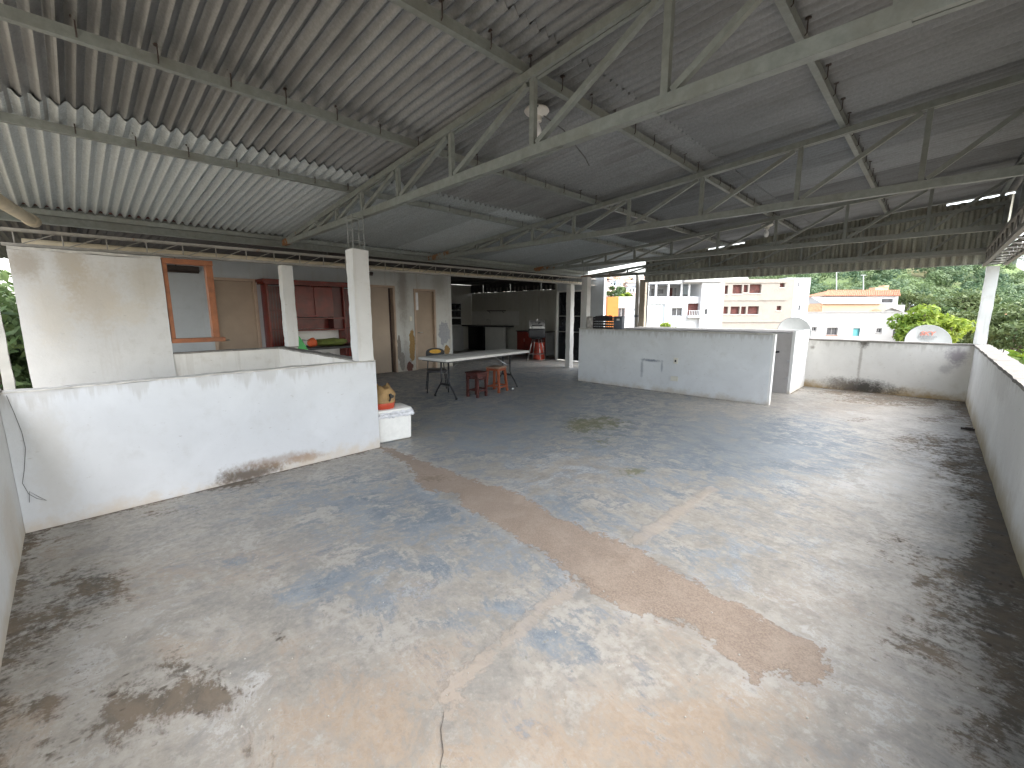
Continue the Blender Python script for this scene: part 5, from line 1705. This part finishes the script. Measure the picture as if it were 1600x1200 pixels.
# small far roofs among the trees at the right
for nm, lb, D, u0, v0, u1, v1, rm in (('far_house', 'far house with red hipped roof at the right edge', 75, 1578, 490, 1640, 505, 'roof_tile'), ('far_house', 'far low white shed between the trees beside the right column', 95, 1552, 483, 1572, 496, 'white_wall_far'),
                                      ('far_house', 'far pale shed left of the right column, under the wood', 95, 1418, 473, 1456, 480, 'shutter'), ('far_house', 'white house on top of the hill beneath the gable', 230, 1478, 416.5, 1516, 422, 'white_wall_far'),
                                      ('far_house', 'white house on the hill at the upper right edge', 230, 1592, 394, 1640, 408, 'white_wall_far')):
    Bx = Bld(nm, lb, D)
    s0, z0 = Bx.q(u0, v0)
    s1, z1 = Bx.q(u1, v1)
    hh = z0 - z1
    local(MB().box((s0 + .1, .2, 0), (s1 - .1, 5, z1 + hh * .35)), 'wall', MT['white_wall_far'], Bx.t)
    zr0 = z1 + hh * .35 + .01
    ins = (s1 - s0) * .14
    local(MB().add([(s0 - .2, -.1, zr0), (s1 + .2, -.1, zr0), (s1 + .2, 5.3, zr0), (s0 - .2, 5.3, zr0), (s0 + ins, 2.6, z0), (s1 - ins, 2.6, z0)],
                   [(0, 1, 5, 4), (2, 3, 4, 5), (1, 2, 5), (3, 0, 4), (3, 2, 1, 0)]), 'roof', MT[rm], Bx.t)
    for f_ in (.2, .45, .7):
        x = s0 + (s1 - s0) * f_
        wz = z1 + hh * .1
        local(MB().box((x, .16, wz - .5), (x + (s1 - s0) * .1, .198, wz + .2)), 'window', MT['win_dark'], Bx.t)

# packed houses on the hillside behind the downpipe
cols = [MT['white_wall_far'], MT['fac_peach'], MT['fac_grey'], MT['shutter'], MT['roof_hazed'], MT['concrete_lt']]
for r_ in range(6):
    D = 90 + r_ * 16
    v = 470 - r_ * 7.2
    u = 938 + rnd.uniform(0, 5)
    while u < 1012:
        w = rnd.uniform(7, 13)
        vt = v + rnd.uniform(-3, 3)
        Bx = Bld('hillside_house', 'small pale house packed on the far hillside behind the downpipe', D + rnd.uniform(-3, 3))
        Bx.t['group'] = 'houses on the far hillside'
        s0, z0 = Bx.q(u, vt)
        s1, z1 = Bx.q(u + w, vt + 8)
        m = rnd.choice(cols)
        local(MB().box((s0, 0, 0), (s1, 6, z0)), 'wall', m, Bx.t)
        if rnd.random() < .55:
            zz = z0 + .01
            local(MB().add([(s0 - .2, -.3, zz), (s1 + .2, -.3, zz), (s1 + .2, 6.2, zz), (s0 - .2, 6.2, zz), (s0, 3, zz + .9), (s1, 3, zz + .9)], [(0, 1, 5, 4), (2, 3, 4, 5), (1, 2, 5), (3, 0, 4), (3, 2, 1, 0)]), 'roof', MT['roof_hazed'], Bx.t)
        else:
            local(MB().box((s0 - .1, -.1, z0 + .004), (s1 + .1, 6.1, z0 + .3)), 'roof', MT['concrete_lt'], Bx.t)
        for f_ in (.15, .6):
            x = s0 + (s1 - s0) * f_
            local(MB().box((x, -.05, z0 - 1.7), (x + (s1 - s0) * .2, -.003, z0 - .6)), 'window', MT['win_dark'], Bx.t)
        u += w + rnd.uniform(-.5, 1.5)

# ------------------------------------------------------------------ vegetation
def leaves(n, cen, rad, size, seed, shell=.55, rnd_n=.6):
    g = np.random.default_rng(seed)
    d = g.normal(size=(n, 3))
    d /= np.linalg.norm(d, axis=1)[:, None]
    r = shell + (1 - shell) * g.random(n) ** .6
    P = np.array(cen) + d * r[:, None] * np.array(rad)
    nrm = d * (1.2 - rnd_n) + g.normal(size=(n, 3)) * rnd_n + np.array([0, 0, .55])
    nrm /= np.linalg.norm(nrm, axis=1)[:, None]
    a = np.cross(nrm, g.normal(size=(n, 3)))
    a /= np.linalg.norm(a, axis=1)[:, None]
    b = np.cross(nrm, a)
    s = size * (.6 + .8 * g.random(n))[:, None]
    V = np.stack([P - a * s, P - b * s * .42 + nrm * s * .08, P + a * s, P + b * s * .42 + nrm * s * .08], 1)
    return V.reshape(-1, 3)


def leaf_obj(name, V, mat, parent=None):
    n = len(V) // 4
    me = bpy.data.meshes.new(name)
    me.vertices.add(len(V))
    me.vertices.foreach_set('co', V.astype(np.float32).ravel())
    me.loops.add(len(V))
    me.loops.foreach_set('vertex_index', np.arange(len(V), dtype=np.int32))
    me.polygons.add(n)
    me.polygons.foreach_set('loop_start', np.arange(0, len(V), 4, dtype=np.int32))
    me.polygons.foreach_set('loop_total', np.full(n, 4, np.int32))
    me.materials.append(mat)
    me.update()
    me.validate()
    o = bpy.data.objects.new(name, me)
    col.objects.link(o)
    o.parent = parent
    return o


def tree(name, label, base, h, rad, nclump, per, leaf, mat, seed, crown_from=.35, group=None):
    t = thing(name, label, 'tree', base, 0, group)
    g = random.Random(seed)
    local(MB().tube([(0, 0, 0), (.1 * h * .1, 0, h * .3), (g.uniform(-.05, .05) * h, g.uniform(-.05, .05) * h, h * .75)], [h * .03, h * .022, h * .008], 8), 'trunk', MT['bark'], t, True)
    Vs = []
    for i in range(nclump):
        a, e = g.uniform(0, 6.283), g.uniform(-.35, 1)
        q = (1 - e * e) ** .5 if abs(e) < 1 else 0
        rr = g.uniform(.45, .95)
        c = (math.cos(a) * q * rad[0] * rr, math.sin(a) * q * rad[1] * rr, h * (crown_from + (1 - crown_from) * .5) + e * rr * h * (1 - crown_from) * .5)
        cr = g.uniform(.22, .38) * (rad[0] + rad[1]) / 2
        Vs.append(leaves(per, c, (cr, cr, cr * .75), leaf, seed * 100 + i))
        if i % 3 == 0:
            local(MB().tube([(0, 0, h * .3), (c[0] * .5, c[1] * .5, (h * .3 + c[2]) / 2 + .1), c], [h * .012, h * .008, h * .003], 5), 'limb', MT['bark'], t, True)
    leaf_obj('crown', np.concatenate(Vs), mat, t)
    return t


def bgw(u, v, D):
    s, z = bgp(u, v, D)
    return BF * D + BR * s + Vector((0, 0, z))


p_ = bgw(1452, 510, 17)
tree('leafy_tree', 'yellow-green broad-leaved tree right behind the oval dish', (p_.x, p_.y, GZ), p_.z - GZ + .75, (1.2, 1.2), 30, 95, .10, MT['leaf_lime'], 3, .78)
p_ = bgw(1620, 545, 8)
tree('leafy_tree', 'bright lime treetop just over the right parapet coping', (p_.x + .4, p_.y, GZ), p_.z - GZ + .15, (1.2, 1.1), 20, 130, .12, MT['leaf_lime'], 5, .82)
p_ = bgw(1582, 512, 30)
tree('leafy_tree', 'grey-green leafy tree behind the lime treetop on the right', (p_.x, p_.y, GZ), p_.z - GZ + 1.4, (3.4, 3.0), 34, 160, .17, MT['leaf_olive'], 6, .6)
q_ = on(20, 520, 'x', -11.2)
tree('leafy_tree', 'dense green tree beyond the house seen at the left edge', (-16.0, -2.0, GZ), 9.9, (2.6, 2.4), 60, 220, .12, MT['leaf_mid'], 8, .45)
for i, (u, vt, D, r, m, lb) in enumerate(((1505, 455, 70, 4.6, 'leaf_olive', 'round olive-green tree left of the right column below the wood'), (1468, 482, 60, 3.2, 'leaf_mid', 'small grey-green tree between the far shed and right column'),
                                          (1425, 455, 95, 5.2, 'leaf_olive', 'brownish green tree beside the end of the terracotta roof'), (1590, 470, 90, 5.0, 'leaf_mid', 'green tree above the red hipped roof at the right edge'),
                                          (1565, 498, 42, 3.2, 'leaf_mid', 'green tree between the right column and the red hipped house'), (1500, 486, 48, 2.6, 'leaf_olive', 'small olive tree just left of the right column'))):
    p_ = bgw(u, vt, D)
    tree('leafy_tree', lb, (p_.x, p_.y, GZ), p_.z - GZ, (r, r), 30, 130, .30, MT[m], 20 + i, .45)
p_ = bgw(966, 449, 70)
tree('leafy_tree', 'small tree above the orange end wall of the white building', (p_.x, p_.y, GZ), p_.z - GZ + .5, (1.9, 1.7), 14, 90, .26, MT['leaf_mid'], 40, .7)
p_ = bgw(975, 459, 62)
tree('shrub', 'yellow-green shrub on the roof edge behind the downpipe', (p_.x, p_.y, GZ), p_.z - GZ + .1, (1.3, 1.1), 10, 80, .2, MT['leaf_lime'], 41, .85)
p_ = bgw(1041, 506, 25)
tree('shrub', 'bright green plant tip just over the enclosure before the white building', (p_.x, p_.y, GZ), p_.z - GZ + .15, (.5, .45), 10, 60, .12, MT['leaf_lime'], 42, .9)

# wooded hill at the right, village hill behind the white building
def hill_h(s, D):
    a = max(0, min(1, (D - 100) / 210))
    a = a * a * (3 - 2 * a)
    b = 1 / (1 + math.exp(-(s / D - .56) / .05))
    b *= 1 - .45 / (1 + math.exp(-(s / D - 1.14) / .025))
    return GZ + a * (14 + 42 * b + 3 * noise.noise(Vector((s * .02, D * .02, 0))))


vs, fs = [], []
NS, ND = 70, 40
for i in range(NS + 1):
    for j in range(ND + 1):
        D = 80 + 420 * j / ND
        s = (-1.2 + 3.4 * i / NS) * 300
        q = BF * D + BR * s
        vs.append((q.x, q.y, hill_h(s, D) - .3))
for i in range(NS):
    for j in range(ND):
        a = i * (ND + 1) + j
        fs.append((a, a + ND + 1, a + ND + 2, a + 1))
hill = MB().add(vs, fs).build('hill', MT['hill'], None, True)
struct(hill)
g = random.Random(4)
Vs = []
TN = []
for i in range(1200):
    D = g.uniform(105, 330)
    s = g.uniform(.55, 2.1) * D
    if g.random() < .06: continue
    r = g.uniform(3.2, 6.2)
    tv = g.random()
    q = BF * D + BR * s
    z = hill_h(s, D)
    for kx in range(7):
        off = (g.uniform(-.7, .7) * r, g.uniform(-.7, .7) * r, g.uniform(-.35, .4) * r)
        Vs.append(leaves(56, (q.x + off[0], q.y + off[1], z + r * .9 + off[2]), (r * .42, r * .42, r * .36), .5, i * 7 + kx, .7, .3))
        TN.append(np.full(56 * 4, min(1, max(0, tv + g.uniform(-.12, .12)))))
o = leaf_obj('hillside_wood', np.concatenate(Vs), MT['leaf_wood'])
at = o.data.attributes.new('tint', 'FLOAT', 'POINT')
at.data.foreach_set('value', np.concatenate(TN).astype(np.float32))
struct(o, 'stuff')
o['label'] = 'dense green wood covering the far hillside'
for u, v0, v1 in ((1307, 425, 445), (1349, 430, 452)):
    a, b_ = bgw(u, v1 + 30, 150), bgw(u, v0, 150)
    t = thing('utility_pole', 'pale utility pole in the hillside wood, %s of the two' % ('left' if u < 1320 else 'right'), 'pole', a)
    part(MB().tube([a, b_], .17, 6), 'shaft', MT['rail'], t)
    part(MB().bar(b_ + BR * -.9, b_ + BR * .9, .15), 'crossarm', MT['rail'], t)
